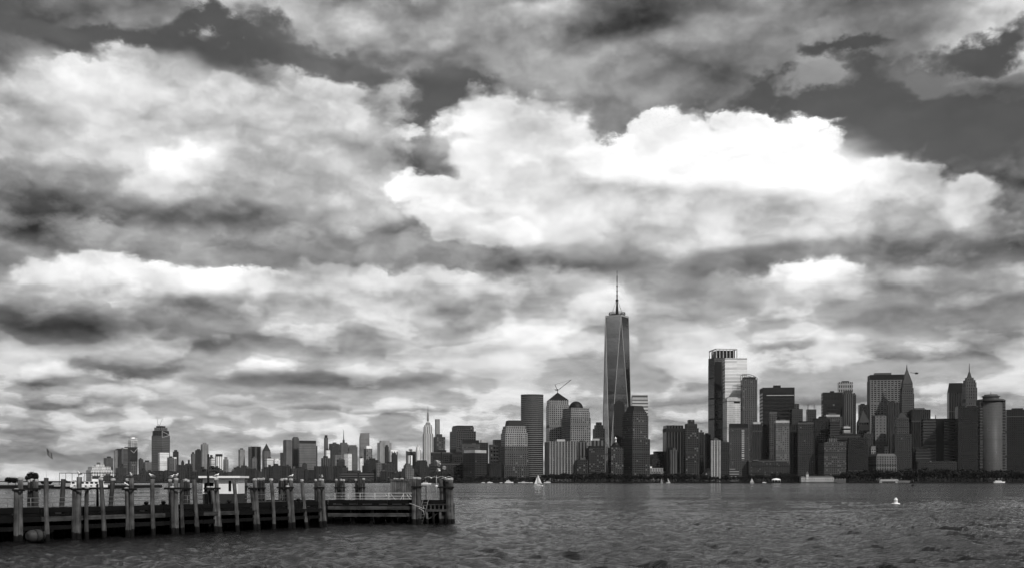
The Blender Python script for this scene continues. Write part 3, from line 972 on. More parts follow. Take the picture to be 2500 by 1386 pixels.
glass_giant()

def construction_tower():
    d = 6900
    ring, (cx, cy), W, D = footprint(312, 319, 336, d)
    z = lambda y: zof(y, d) - LAND
    o = thing('construction_tower', 'half built tower with bare white floor slabs on top', 'tower', (cx, cy, LAND))
    MB().prism(ring, -1, z(1090)).build('facade', hs(.14, glass=.09), o)
    for y in (1086, 1081, 1077, 1073, 1069):
        MB().prism(scaled(ring, 1.0), z(y) - 2.4, z(y), bottom=True).build('floor_slab', WHITE if y < 1078 else PALE, o)
    cl = MB()
    for i in range(4):
        a, b = ring[i], ring[(i + 1) % 4]
        for f in (.05, .35, .65):
            x, y = a[0] + (b[0] - a[0]) * f, a[1] + (b[1] - a[1]) * f
            cl.beam((x * .93, y * .93, z(1090) - 1), (x * .93, y * .93, z(1073)), 2.2, 2.2)
    cl.build('columns', PALE, o)['kind'] = 'stuff'
    MB().prism(scaled(ring, .45), z(1069), z(1066)).build('penthouse', WHITE, o)
    a, b = Vector(ring[0]), Vector(ring[1])
    br = MB(); m1 = a.lerp(b, .45)
    n = Vector(((b - a).y, -(b - a).x)).normalized() * 1.5
    br.beam((a.x + n.x, a.y + n.y, z(1098)), (m1.x + n.x, m1.y + n.y, z(1104)), 2.4, 2.4)
    br.beam((m1.x + n.x, m1.y + n.y, z(1104)), (b.x + n.x, b.y + n.y, z(1092)), 2.4, 2.4)
    br.build('brace', PALE, o)
construction_tower()

def art_deco_giant():
    d = 6700
    m = fac(.68, glass=.34, bay=11, floor=400, fx=.42, fy=1.1, lit=0)
    ring, (cx, cy), W, D = footprint(1032, 1036, 1057.5, d)
    z = lambda y: zof(y, d) - LAND
    o = thing('skyscraper', 'pale art deco skyscraper with stepped crown and long needle', 'skyscraper', (cx, cy, LAND))
    MB().prism(scaled(ring, 1.0), -1, z(1057)).build('shaft', m, o)
    MB().prism(scaled(ring, .86), z(1057) - .2, z(1040)).build('tier', m, o)
    MB().prism(scaled(ring, .74), z(1040) - .2, z(1036)).build('tier', m, o)
    MB().prism(scaled(ring, .55), z(1036) - .2, z(1030), top=scaled(ring, .4)).build('crown', fac(.55, glass=.3, bay=6, floor=400, fx=.5, fy=1.1), o)
    MB().prism(scaled(ring, .30), z(1030) - .2, z(1026), top=scaled(ring, .16)).build('crown', PALE, o)
    MB().lathe([(6.5, z(1026)), (6, z(1013)), (4.6, z(1011)), (4.8, z(1007)), (2, z(1004))], 12).build('mooring_mast', fac(.52, glass=.35), o)
    MB().tube([(0, 0, z(1005)), (0, 0, z(998)), (0, 0, z(988))], [1.8, 1.2, .5], 6).build('needle', STEEL, o)
art_deco_giant()

# ------------------------------------------------------------------ downtown
dn = building
G = lambda w, g, **k: fac(w, **{**dict(glass=g, bay=5, floor=4.6, fx=.58, fy=.56), **k})
dn('granite_tower', 'dark stone tower with chamfered top and rows of small windows', 1098, 1114, 1162, 1051, 2950, G(.24, .11, bay=6, floor=6), tiers=((.84, 1040), (.78, 1037, DARKROOF)), pent=False)
dn('office_block', 'dark topped block with two rows of pale lines below its roof', 1125, 1128, 1172, 1081, 2800, G(.26, .13, bay=5, floor=9, fx=.5, fy=.3, lit=.35), tiers=((.9, 1073, DARKROOF),), pent=False, deep=30)
dn('office_block', 'small dark block with pale roof room beside the dark topped one', 1168, 1172, 1192, 1079, 2950, G(.16, .10), tiers=((.6, 1072, PALE),), pent=False)
dn('brick_block', 'dark glass block with a white roof band on its two plain faces', 1131, 1160, 1189, 1104, 2600, G(.17, .12, bay=5, floor=5, fx=.5, fy=.45), tiers=((.94, 1097, PALE),), pent=False)
dn('apartment_block', 'dark block with white corner quoins beside the lamp post', 1052, 1056, 1100, 1103, 2750, G(.15, .10, bay=5, floor=5), cap=(GREYP, 2))
dn('apartment_block', 'broad low dark block with pale cornice in front of quoined one', 1048, 1062, 1132, 1131, 2650, G(.14, .10, bay=6, floor=6), cap=(GREYP, 1.5))
dn('brick_block', 'dull dark block with stepped roof between quoined and white banded blocks', 1099, 1104, 1134, 1107, 2700, G(.15, .09), tiers=((.7, 1101, DARKROOF),), pent=False)
dn('apartment_tower', 'dark tower with pale mottled balconies behind the marina', 1194, 1197, 1216, 1085, 2850, fac(.20, glass=.08, bay=7, floor=9, fx=.6, fy=.5, lit=.15), pent=False)
dn('office_tower', 'plain dark slab behind the stepped financial tower', 1203, 1207, 1226, 1073, 2950, G(.13, .09), pent=False)
dn('brick_block', 'low black glass block at the marina edge', 1190, 1195, 1224, 1131, 2630, G(.085, .06))
# financial centre, four stone-and-glass towers with dark copper roofs
WF = lambda w, g: fac(w, glass=g, bay=5.2, floor=5.2, fx=.6, fy=.6, lit=.05)
o, ring, zc, W, D = dn('financial_tower', 'stepped stone tower with a flat black mansard roof above the marina', 1223, 1234, 1288, 1055, 2650, WF(.52, .20), tiers=((.93, 1045), (.86, 1038)), roof=('mansard', 1024, .72, .82), roofmat=DARKROOF)
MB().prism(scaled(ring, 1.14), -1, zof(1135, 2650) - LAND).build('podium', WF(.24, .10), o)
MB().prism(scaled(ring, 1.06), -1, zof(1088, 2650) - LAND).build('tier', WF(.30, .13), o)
o, ring, zc, W, D = dn('financial_tower', 'stone and glass tower under a low black pyramid roof carrying a crane', 1333, 1341, 1390, 987, 2780, WF(.50, .22), tiers=((.94, 975),), roof=('pyramid', 955), roofmat=DARKROOF)
kz = zof(955, 2780) - LAND
k = MB(); k.beam((0, 0, kz - 3), (0, 0, kz + 9), 1.6, 1.6); k.beam((0, 0, kz + 5), (34, 4, kz + 32), 1.2, 1.2); k.beam((0, 0, kz + 5), (-7, -1, kz + 20), 1.1, 1.1)
k.beam((0, 0, kz + 6), (-7, -1, kz + 7), 2.2, 2.2); k.beam((-7, -1, kz + 20), (34, 4, kz + 32), .4, .4)
k.build('crane', STEEL, o)
o, ring, zc, W, D = dn('financial_tower', 'stone and glass tower crowned by a dark round dome', 1373, 1394, 1440, 1003, 2690, WF(.50, .20), tiers=((.96, 994),), roof=('dome', 976, .72), roofmat=DARKROOF)
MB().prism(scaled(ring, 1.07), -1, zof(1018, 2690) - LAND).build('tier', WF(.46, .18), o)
o, ring, zc, W, D = dn('financial_tower', 'dark gridded tower with a chamfered hat roof beside the tallest tower', 1520, 1545, 1583, 1012, 2640, WF(.27, .12), tiers=((.92, 1006), (.84, 1002)), roof=('mansard', 988, .66, .9), roofmat=DARKROOF)
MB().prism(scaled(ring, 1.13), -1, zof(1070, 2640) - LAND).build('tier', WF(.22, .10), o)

def curved_glass_tower():
    d = 2760
    n = 18
    cx, cy = (1299.5 - 1250) / F * d, d + 18
    rx, ry = 27.6, 22
    ring = []
    for k in range(n + 1):
        a = math.pi + math.pi * k / n
        ring.append((rx * math.cos(a), ry * .75 * math.sin(a)))
    ring += [(rx, 16), (-rx, 16)]
    z = zof(963, d) - LAND
    o = thing('glass_tower', 'bow fronted glass tower ringed by many pale floor bands', 'tower', (cx, cy, LAND))
    MB().prism(ring, -1, z, smooth=False).build('facade', fac(.2, glass=.16, bay=3, floor=300, fx=.7, fy=1.1, lit=0, rough=.1), o)
    h = (z + 1) / 44
    pale = plain('pale_band', .46, .5, var=.12, scale=.05)
    for k in range(2, 44):
        MB().prism(scaled(ring, 1.012), h * k - 1.5, h * k, bottom=True).build('floor_band', pale, o)
    MB().prism(scaled(ring, 1.01), z - 1.2, z + 2.0, bottom=True).build('parapet', plain('parapet_steel', .3, .5), o)
curved_glass_tower()

def tallest_tower():
    d = 2868
    cx, cy = (1506.5 - 1250) / F * d, d
    o = thing('skyscraper', 'tallest tower of faceted mirror glass tapering to a ringed mast', 'skyscraper', (cx, cy, LAND))
    z = lambda y: zof(y, d) - LAND
    rt, rb = 31.2, 43.0
    def at(r, deg, zz):      # deg from the direction to the camera, positive to the right
        return (r * math.sin(R(deg)), -r * math.cos(R(deg)), zz)
    zt, zb_ = z(773), 40.0
    top = [at(rt, 13.5 + 90 * k, zt) for k in range(4)]
    bot = [at(rb, 13.5 + 45 + 90 * k, zb_) for k in range(4)]
    def glass(name, base, rough):
        m = bpy.data.materials.new(name); nt, b = nodes_of(m); L = nt.links.new
        tc = nt.nodes.new('ShaderNodeTexCoord'); sp = nt.nodes.new('ShaderNodeSeparateXYZ'); L(tc.outputs['Object'], sp.inputs[0])
        dv = nt.nodes.new('ShaderNodeMath'); dv.operation = 'DIVIDE'; L(sp.outputs[2], dv.inputs[0]); dv.inputs[1].default_value = 11.0
        fl = nt.nodes.new('ShaderNodeMath'); fl.operation = 'FLOOR'; L(dv.outputs[0], fl.inputs[0])
        w = nt.nodes.new('ShaderNodeTexWhiteNoise'); w.noise_dimensions = '1D'; L(fl.outputs[0], w.inputs['W'])
        mr = nt.nodes.new('ShaderNodeMapRange'); L(w.outputs[0], mr.inputs[0]); mr.inputs[3].default_value, mr.inputs[4].default_value = base * .72, base * 1.2
        L(mr.outputs[0], b.inputs['Base Color'])
        b.inputs['Metallic'].default_value = .92; b.inputs['Roughness'].default_value = rough
        n = nt.nodes.new('ShaderNodeTexNoise'); n.inputs['Scale'].default_value = .05; n.inputs['Detail'].default_value = 4
        mp = nt.nodes.new('ShaderNodeMapping'); mp.inputs['Scale'].default_value = (1, 1, 3.5); L(tc.outputs['Object'], mp.inputs[0]); L(mp.outputs[0], n.inputs['Vector'])
        bu = nt.nodes.new('ShaderNodeBump'); bu.inputs['Strength'].default_value = .12; bu.inputs['Distance'].default_value = .6; L(n.outputs[0], bu.inputs['Height'])
        L(bu.outputs[0], b.inputs['Normal'])
        return m
    gm = glass('mirror_glass', .17, .03)
    edge = plain('edge_steel', .62, .35, .4, var=.08)
    for k in range(4):
        q = MB(); q.face([bot[k - 1], bot[k], top[k]]); q.build('glass_facet', gm, o)
        q = MB(); q.face([bot[k], top[(k + 1) % 4], top[k]]); q.build('glass_facet', gm, o)
    for k in range(4):
        MB().beam(bot[k], top[k], 1.3, 1.3).build('corner_edge', edge, o)
        MB().beam(bot[k], top[(k + 1) % 4], 1.3, 1.3).build('corner_edge', edge, o)
    pod = [(p[0], p[1]) for p in bot]
    MB().prism(pod, -1, zb_).build('podium', fac(.4, glass=.2, bay=4, floor=40, fx=.5, fy=.9), o)
    tp = [(p[0], p[1]) for p in top]
    MB().prism(scaled(tp, 1.01), zt - 2.0, zt + 2.2, bottom=True).build('parapet', edge, o)
    MB().prism(scaled(tp, .5), zt, zt + 6).build('plant_room', STEEL, o)
    zr = zt + 1.5
    for i, (r, hh) in enumerate(((20.5, 2.2), (21.5, 5.4), (20.8, 8.6))):
        q = MB()
        q.lathe([(r - 1.4, zr + hh - .5), (r, zr + hh - .5), (r, zr + hh + .7), (r - 1.4, zr + hh + .7), (r - 1.4, zr + hh - .5)], 32, smooth=False)
        q.build('antenna_ring', BLACK, o)
    q = MB()
    for k in range(12):
        a = k * math.pi / 6
        q.beam((19.6 * math.cos(a), 19.6 * math.sin(a), zt), (19.9 * math.cos(a), 19.9 * math.sin(a), zr + 9), .6, .6)
        q.beam((0, 0, zr + 5), (19.6 * math.cos(a), 19.6 * math.sin(a), zr + 5), .5, .5)
    q.build('ring_struts', BLACK, o)['kind'] = 'stuff'
    zs = lambda y: z(y)
    MB().lathe([(4.4, zt + 2), (2.6, zs(745)), (2.0, zs(735)), (4.0, zs(734)), (3.4, zs(731)), (1.7, zs(730)), (1.5, zs(722)), (2.3, zs(721.5)), (2.3, zs(720)), (1.4, zs(719.5)),
                (1.3, zs(711)), (2.2, zs(710.5)), (2.2, zs(709)), (1.3, zs(708.5)), (1.2, zs(700)), (2.2, zs(699)), (1.6, zs(696.5)), (.9, zs(696)), (.8, zs(689)), (1.5, zs(688)), (1.2, zs(687)),
                (1.1, zs(676)), (1.4, zs(674)), (.5, zs(673)), (.5, zs(665)), (1.2, zs(663.5)), (.6, zs(662)), (0, zs(660.5))], 12).build('mast', BLACK, o)
    for k in range(6):
        a = k * math.pi / 3 + .3
        MB().tube([(2.2 * math.cos(a), 2.2 * math.sin(a), zs(733)), (17.5 * math.cos(a), 17.5 * math.sin(a), zt + 2)], .22, 5).build('guy_cable', STEEL, o)
tallest_tower()
MIRR = lambda b, **k: fac(.3, **{**dict(glass=b, bay=3.2, floor=4.2, fx=.92, fy=.9, lit=0, rough=.07, metal=.92), **k})
dn('glass_tower', 'added black block imitating a dark reflection on the tallest tower', 1498, 1501, 1525, 984, 2745, fac(.06, glass=.05, bay=5, floor=5, rough=.5), tiers=((.8, 980), (.3, 976)), pent=False)  # added block; shapes the dark reflection seen in the tallest tower's glass
dn('glass_tower', 'pale striped glass tower behind the hat roofed tower', 1541, 1544, 1582, 970, 3050, hs(.66, glass=.4, floor=9, fy=.4), tiers=((.97, 963, fac(.5, glass=.2, bay=60, floor=6, fx=1, fy=.4)),), pent=False, cap=None)
dn('stone_tower', 'dark stepped old stone tower between the dome and the tallest tower', 1447, 1453, 1477, 1045, 2760, G(.13, .08, bay=6, floor=6), tiers=((.75, 1036), (.5, 1029)), pent=False)
# residential blocks along the esplanade
o = dn('apartment_block', 'broad white ribbed apartment block above the esplanade trees', 1330, 1342, 1407, 1076, 2590, fac(.30, glass=.14, bay=6, floor=4, fx=.5, fy=.6, lit=.05), ribs=9, ribmat=plain('rib_concrete', .50, .8, var=.15, scale=.05), tiers=((.3, 1070, PALE),), pent=False, deep=22)
dn('apartment_block', 'pale ribbed block half hidden behind the broad white one', 1407, 1410, 1432, 1078, 2660, vs(.34, glass=.16, bay=8), pent=True)
dn('apartment_block', 'pale ribbed block with roof room above the lit window block', 1430, 1434, 1480, 1074, 2720, vs(.38, glass=.18, bay=9), tiers=((.35, 1069, PALE),), pent=False)
dn('apartment_block', 'dark block with many bright windows above the esplanade', 1431, 1438, 1477, 1092, 2600, fac(.16, glass=.10, bay=4.6, floor=4.8, fx=.5, fy=.5, lit=.25), tiers=((.8, 1087, DARKROOF),), pent=False)
dn('apartment_block', 'dim block with scattered bright windows under the pale ribbed blocks', 1405, 1408, 1436, 1122, 2585, fac(.17, glass=.10, bay=5, floor=5, lit=.12))
o, ring, zc, W, D = dn('apartment_tower', 'dark tower with domed roof and a gleaming white lantern', 1484, 1492, 1522, 1091, 2590, fac(.20, glass=.11, bay=5, floor=5, lit=.2), tiers=((.62, 1086, DARKROOF),), roof=('dome', 1077, .95), roofmat=DARKROOF)
zl = zof(1079, 2590) - LAND
MB().lathe([(2.6, zl), (2.6, zl + 9), (3.1, zl + 9.2), (2.0, zl + 11), (0.3, zl + 14)], 8).build('lantern', WHITE, o)
dn('low_building', 'long low pale building with flat white roof among the trees', 1531, 1540, 1625, 1150, 2680, fac(.45, glass=.14, bay=6, floor=5, fx=.5, fy=.5, lit=.12), tiers=((.9, 1141, fac(.55, glass=.3)), (.3, 1137, WHITE)), pent=False)
dn('brick_block', 'squat dark block smothered in dark terraces beside the hat roofed tower', 1580, 1592, 1640, 1118, 2720, fac(.13, glass=.09, bay=7, floor=6), tiers=((.8, 1107), (.5, 1100)), pent=False)
dn('office_tower', 'broad dark tower with notched cornice standing apart from the tallest tower', 1618, 1626, 1669, 1045, 2700, vs(.20, glass=.15, bay=7), cap=(plain('notched_cornice', .15, .7), 8), tiers=((.96, 1037),), pent=False)
dn('apartment_tower', 'stepped brick tower with a column of bright windows', 1668, 1674, 1706, 1044, 2620, fac(.19, glass=.10, bay=5, floor=5, lit=.14), tiers=((.8, 1033), (.45, 1023)), pent=False)
dn('apartment_block', 'grey narrow striped block at the foot of the notched tower', 1635, 1638, 1654, 1098, 2600, vs(.32, glass=.2, bay=6))
dn('office_tower', 'black narrow slab beside the stepped brick tower', 1705, 1708, 1719, 1054, 2760, G(.10, .07), cap=(GREYP, 1.5))
dn('office_tower', 'black low slab behind the narrow one', 1717, 1720, 1735, 1060, 2820, G(.09, .07))
dn('apartment_block', 'pale gridded apartment block at the foot of the twin glass towers', 1735, 1737, 1759, 1074, 2620, fac(.42, glass=.16, bay=5.5, floor=5.5, fx=.6, fy=.5), ribs=3, ribmat=PALE)
dn('brick_block', 'dark block wedged beside the pale gridded apartments', 1757, 1760, 1781, 1079, 2640, G(.15, .10, bay=5, floor=5))
# twin glass towers
o, ring, zc, W, D = dn('glass_tower', 'dark glass tower with an open steel crown and black recessed strip', 1729, 1744, 1772, 890, 2980, fac(.24, glass=.2, bay=3, floor=4.2, fx=.9, fy=.85, lit=0, rough=.1), pent=False, strip=(.03, .62, 882, 952, BLACK))
zt = zof(872, 2980) - LAND
MB().prism(scaled(ring, .985), zc - .3, zt).build('tier', fac(.3, glass=.2, bay=4, floor=4.2), o)
cr = MB()
o2, ring2, zc2, W2, D2 = dn('glass_tower', 'tower top of dark glass with white crown columns and tall corner posts', 1732, 1749, 1799, 874, 3060, fac(.26, glass=.18, bay=4, floor=4.2, lit=0), pent=False)
zt = zof(851, 3060) - LAND
MB().prism(scaled(ring2, .86), zc2 - .3, zt - 3).build('louvre_storeys', hs(.22, glass=.12, floor=5), o2)
for f in np.linspace(0, 1, 7):
    a, b = ring2[0], ring2[1]
    MB().beam((a[0] + (b[0] - a[0]) * f, a[1] + (b[1] - a[1]) * f, zc2 - 2), (a[0] + (b[0] - a[0]) * f, a[1] + (b[1] - a[1]) * f, zt), 2.2, 2.2).build('crown_column', PALE, o2)
for f in (.5, 1):
    a, b = ring2[0], ring2[3]
    MB().beam((a[0] + (b[0] - a[0]) * f, a[1] + (b[1] - a[1]) * f, zc2 - 2), (a[0] + (b[0] - a[0]) * f, a[1] + (b[1] - a[1]) * f, zt), 2.2, 2.2).build('crown_column', PALE, o2)
tr = MB()
for i in range(4):
    a, b = ring2[i], ring2[(i + 1) % 4]
    tr.beam((a[0], a[1], zt), (b[0], b[1], zt), 2.4, 2.4)
tr.build('crown_beam', PALE, o2)
dn('glass_tower', 'bright glass tower with reflected cloud put into its pale colour', 1768, 1770, 1824, 874, 2890, fac(.9, glass=.93, bay=30, floor=8.4, fx=1.1, fy=.8, lit=0, rough=.12, metal=.25), pent=False, deep=40)  # pale base colour imitates the cloud reflection, the panes mirror little
dn('hotel_tower', 'pale smooth hotel tower with dark lettered windows near its top', 1765, 1775, 1808, 971, 2760, fac(.66, glass=.58, bay=5, floor=5, fx=.5, fy=.4, lit=.05), tiers=((.7, 968, PALE),), pent=False, strip=(.5, .95, 978, 983, BLACK))
o, ring, zc, W, D = dn('apartment_tower', 'tall grey tower with an open curved roof frame', 1808, 1813, 1849, 926, 2830, fac(.30, glass=.17, bay=5, floor=4.6, fx=.55, fy=.6, lit=.04), pent=False)
MB().prism(scaled(ring, .82), zc - .3, zof(919, 2830) - LAND).build('roof_storey', fac(.2, glass=.1), o)
q = MB()
for i in range(2):
    a, b = ring[0 if i == 0 else 3], ring[1 if i == 0 else 2]
    pts = [(a[0] + (b[0] - a[0]) * t, a[1] + (b[1] - a[1]) * t, zof(912 + (11 * t ** 3), 2830) - LAND) for t in np.linspace(0, 1, 8)]
    for p0, p1 in zip(pts, pts[1:]): q.beam(p0, p1, 1.2, 1.2)
    for p in pts: q.beam((p[0], p[1], zc - 1), p, .9, .9)
q.build('roof_frame', GREYP, o)
dn('office_tower', 'dark gridded tower with black crown and bright slit column', 1779, 1782, 1827, 1043, 2660, fac(.24, glass=.13, bay=4.4, floor=4.4, fx=.5, fy=.5, lit=.04), tiers=((.98, 1033, DARKROOF),), pent=False, strip=(.64, .78, 1048, 1122, fac(.62, glass=.14, bay=40, floor=4.6, fx=1.1, fy=.5)))
dn('office_tower', 'dark slab with pale roof rooms right of the bright slit tower', 1832, 1836, 1861, 1034, 2680, vs(.17, glass=.12, bay=6), tiers=((.7, 1029, PALE),), pent=False)
dn('brick_block', 'dim narrow block between dark slab and peaked tower', 1855, 1858, 1880, 1040, 2740, G(.16, .10))
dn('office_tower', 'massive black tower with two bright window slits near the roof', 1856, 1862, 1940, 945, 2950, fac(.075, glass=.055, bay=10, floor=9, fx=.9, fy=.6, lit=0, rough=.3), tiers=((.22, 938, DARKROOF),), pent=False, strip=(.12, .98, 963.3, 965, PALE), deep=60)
dn('office_tower', 'grey tower with a peaked top before the massive black tower', 1875, 1879, 1897, 1010, 2720, G(.26, .2, bay=5, floor=5), roof=('wedge', 1004), roofmat=GREYP)
dn('apartment_tower', 'grey tower with rows of bright windows under a white parapet', 1890, 1894, 1927, 1026, 2640, fac(.34, glass=.2, bay=5, floor=5, fx=.5, fy=.5, lit=.3), cap=(PALE, 5))
dn('stone_tower', 'dull brown stone tower stepping down beside the massive black tower', 1928, 1934, 1960, 997, 2860, G(.21, .13), tiers=((.45, 984),), pent=False)
dn('office_tower', 'black plain slab at the water side of the brown stone tower', 1924, 1927, 1950, 1036, 2700, G(.07, .055), pent=False)
dn('low_building', 'long low gridded hotel with pale roof line by the park', 1824, 1828, 1928, 1124, 2640, fac(.17, glass=.10, bay=4, floor=4, fx=.5, fy=.5, lit=.12), cap=(GREYP, 1.5), deep=20)
o, ring, zc, W, D = dn('museum_building', 'low six tiered stepped pyramid with pale stripes among trees', 1711, 1722, 1752, 1158, 2630, fac(.5, glass=.1, bay=900, floor=300), pent=False)
for i in range(6):
    zz = zof(1158 - i * 2.8, 2630) - LAND
    MB().prism(scaled(ring, .98 - i * .13), zz, zz + 1.5).build('pyramid_step', PALE, o)
    MB().prism(scaled(ring, .93 - i * .13), zz + 1.5, zz + 2.7).build('dark_step', DARKROOF, o)
dn('low_building', 'white striped low block beside the stepped pyramid', 1778, 1782, 1806, 1131, 2700, hs(.55, glass=.16, floor=7), pent=False)
dn('low_building', 'pale layered low block in front of the white striped one', 1758, 1764, 1804, 1146, 2640, hs(.46, glass=.2, floor=6), tiers=((.6, 1143),), pent=False)
# right hand group
dn('office_tower', 'black square tower in front of the white topped tower', 2005, 2009, 2058, 957, 3000, fac(.075, glass=.055, bay=8, floor=8, rough=.3), tiers=((.2, 953, DARKROOF),), pent=False)
dn('office_tower', 'pale gridded tower top showing behind the black square tower', 2045, 2047, 2082, 932, 3200, fac(.52, glass=.2, bay=6, floor=12, fx=.5, fy=.6), tiers=((.5, 929, STEEL),), pent=False)
dn('stone_tower', 'grey stone tower stepping up before the pale gridded top', 2056, 2062, 2083, 960, 2900, vs(.28, glass=.18, bay=5), tiers=((.8, 952),), pent=False)
dn('stone_tower', 'thin dark tower close beside the grey stone one', 2081, 2083, 2090, 962, 2960, G(.17, .11), cap=(GREYP, 1.5))
o, ring, zc, W, D = dn('office_block', 'square dark tower with four slender roof spikes', 1968, 1971, 1993, 999, 2980, G(.22, .12), pent=False)
for i, p in enumerate(ring):
    MB().beam((p[0] * .75, p[1] * .75, zc - 1), (p[0] * .68, p[1] * .68, zc + 14), .7, .7).build('roof_spike', STEEL, o)
dn('brick_block', 'tall brick block with pale roof edge and a dark waist', 1945, 1948, 1986, 1031, 2660, fac(.19, glass=.11, bay=4.5, floor=4.5, lit=.03), cap=(GREYP, 3))
dn('office_block', 'big black block with jumbled roof behind the brick block', 1984, 1990, 2027, 1021, 2740, G(.085, .06))
dn('office_block', 'pale roofed low mass before the black square tower', 2006, 2012, 2057, 1016, 2820, G(.26, .16), tiers=((.75, 1011, PALE), (.4, 1007, GREYP)), pent=False)
dn('stone_block', 'curved grey block with ribbon windows below the pale roofs', 2022, 2027, 2050, 1028, 2700, hs(.20, glass=.12, floor=6))
dn('apartment_block', 'ornate roofed hotel block with a bright gridded front by the park', 1997, 2012, 2066, 1085, 2620, fac(.24, glass=.13, bay=4.4, floor=5, fx=.5, fy=.5, lit=.22), tiers=((.97, 1078), (.35, 1068, fac(.34, glass=.15))), pent=False, tank=True)
dn('office_block', 'dark layered block between ornate hotel and arched white building', 2044, 2050, 2104, 1059, 2760, hs(.13, glass=.08, floor=7))
dn('office_block', 'small pale banded block above the dark layered one', 2056, 2060, 2076, 1040, 2800, hs(.62, glass=.16, floor=9))
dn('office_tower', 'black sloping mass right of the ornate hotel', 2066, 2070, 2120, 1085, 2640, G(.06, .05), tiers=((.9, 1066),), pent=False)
dn('office_tower', 'plain dark tower behind the black pyramid roof', 2095, 2098, 2119, 988, 2960, G(.12, .08))
dn('stone_tower', 'old dark tower with a steep black pyramid roof', 2091, 2097, 2123, 1030, 2800, fac(.15, glass=.08, bay=6, floor=10), roof=('pyramid', 999), roofmat=DARKROOF)
dn('stone_block', 'grey small block with arched top below the black pyramid roof', 2106, 2110, 2132, 1058, 2730, G(.2, .12))
o = dn('office_tower', 'broad tower with bright upright ribs and gridded glass', 2118, 2124, 2208, 927, 2960, fac(.44, glass=.16, bay=4, floor=5.2, fx=1.1, fy=.55, lit=.05), ribs=10, ribmat=plain('rib_aluminium', .44, .5, var=.1), tiers=((.99, 914, DARKROOF),), pent=True, deep=50)
o, ring, zc, W, D = dn('stone_tower', 'stone tower with a steep green black spire and lantern', 2196, 2202, 2232, 960, 2880, fac(.27, glass=.12, bay=5, floor=6, fx=.5, fy=.6), tiers=((.92, 946), (.8, 934)), roof=('pyramid', 896), roofmat=plain('old_copper', .24, .6))
MB().tube([(0, 0, zof(906, 2880)), (0, 0, zof(899, 2880)), (0, 0, zof(888, 2880))], [2.2, 1.6, .3], 8).build('lantern', STEEL, o)
MB().prism(scaled(ring, 1.03), -1, zof(1010, 2880) - LAND).build('tier', fac(.18, glass=.09, bay=5, floor=6), o)
dn('office_tower', 'grey shadowed tower against the ribbed broad tower', 2164, 2169, 2197, 982, 2820, vs(.19, glass=.14, bay=6))
dn('office_block', 'blank pale sided block below the ribbed broad tower', 2128, 2137, 2164, 1014, 2740, fac(.34, glass=.2, bay=9, floor=7, fx=.3, fy=.4), pent=True)
o, ring, zc, W, D = dn('stone_tower', 'old stone tower with colonnaded top and small cupola', 2183, 2189, 2220, 1030, 2680, fac(.24, glass=.12, bay=4.5, floor=6, fx=.5, fy=.55), tiers=((.95, 1018),), roof=('mansard', 1006, .3, .8), roofmat=plain('grey_roof_stone', .22, .7))
MB().prism(scaled(ring, 1.35), -1, zof(1058, 2680) - LAND).build('wing', fac(.19, glass=.10, bay=4.5, floor=5), o)
o = dn('civic_building', 'pale arched window building with chamfered roof by the park', 2120, 2140, 2189, 1112, 2630, fac(.40, glass=.11, bay=6, floor=5.5, fx=.5, fy=.62), roof=('mansard', 1106, .82, .97), roofmat=plain('pale_roof', .36, .7))
dn('civic_building', 'small white twin block poking above the arched window building', 2122, 2127, 2138, 1089, 2690, fac(.5, glass=.2, bay=6, floor=6))
dn('civic_building', 'white stub block beside the colonnaded tower', 2158, 2161, 2170, 1089, 2700, fac(.55, glass=.25, bay=6, floor=6))
dn('office_tower', 'dark tower with fine upright stripes and flat top', 2219, 2226, 2272, 1000, 2840, vs(.17, glass=.10, bay=5))
o, ring, zc, W, D = dn('office_tower', 'dark banded office slab with black centre bay', 2249, 2254, 2333, 1022, 2740, hs(.24, glass=.09, floor=7), pent=False, strip=(.4, .64, 1022, 1140, BLACK), deep=40)
MB().tube([(-6, 0, zc - 1), (-6, 0, zc + 12)], [1.4, .4], 6).build('spirelet', STEEL, o)
dn('office_block', 'lower banded wing stepping out from the banded office slab', 2233, 2236, 2272, 1096, 2690, hs(.22, glass=.09, floor=7))
dn('low_building', 'low grey round ended hall in front of banded slab', 2232, 2240, 2337, 1127, 2640, fac(.17, glass=.12, bay=5, floor=5), tiers=((.95, 1124),), pent=False)
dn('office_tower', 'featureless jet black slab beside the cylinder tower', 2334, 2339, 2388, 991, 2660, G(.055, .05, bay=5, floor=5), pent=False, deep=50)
dn('office_tower', 'dark tower with a long sloping black roof', 2312, 2317, 2349, 958, 2900, vs(.15, glass=.10, bay=6), roof=('wedge', 934), roofmat=DARKROOF)
o, ring, zc, W, D = dn('stone_tower', 'tall stone tower with arched upper windows and stepped needle spire', 2347, 2358, 2386, 945, 2950, fac(.28, glass=.13, bay=6, floor=8, fx=.45, fy=.7), tiers=((.9, 932), (.78, 926), (.55, 920)), roof=('mansard', 906, .18, .6), roofmat=plain('spire_stone', .17, .6), mast=884)
dn('office_tower', 'black tower edge beyond the cylinder tower', 2451, 2458, 2530, 1000, 2760, G(.06, .05))

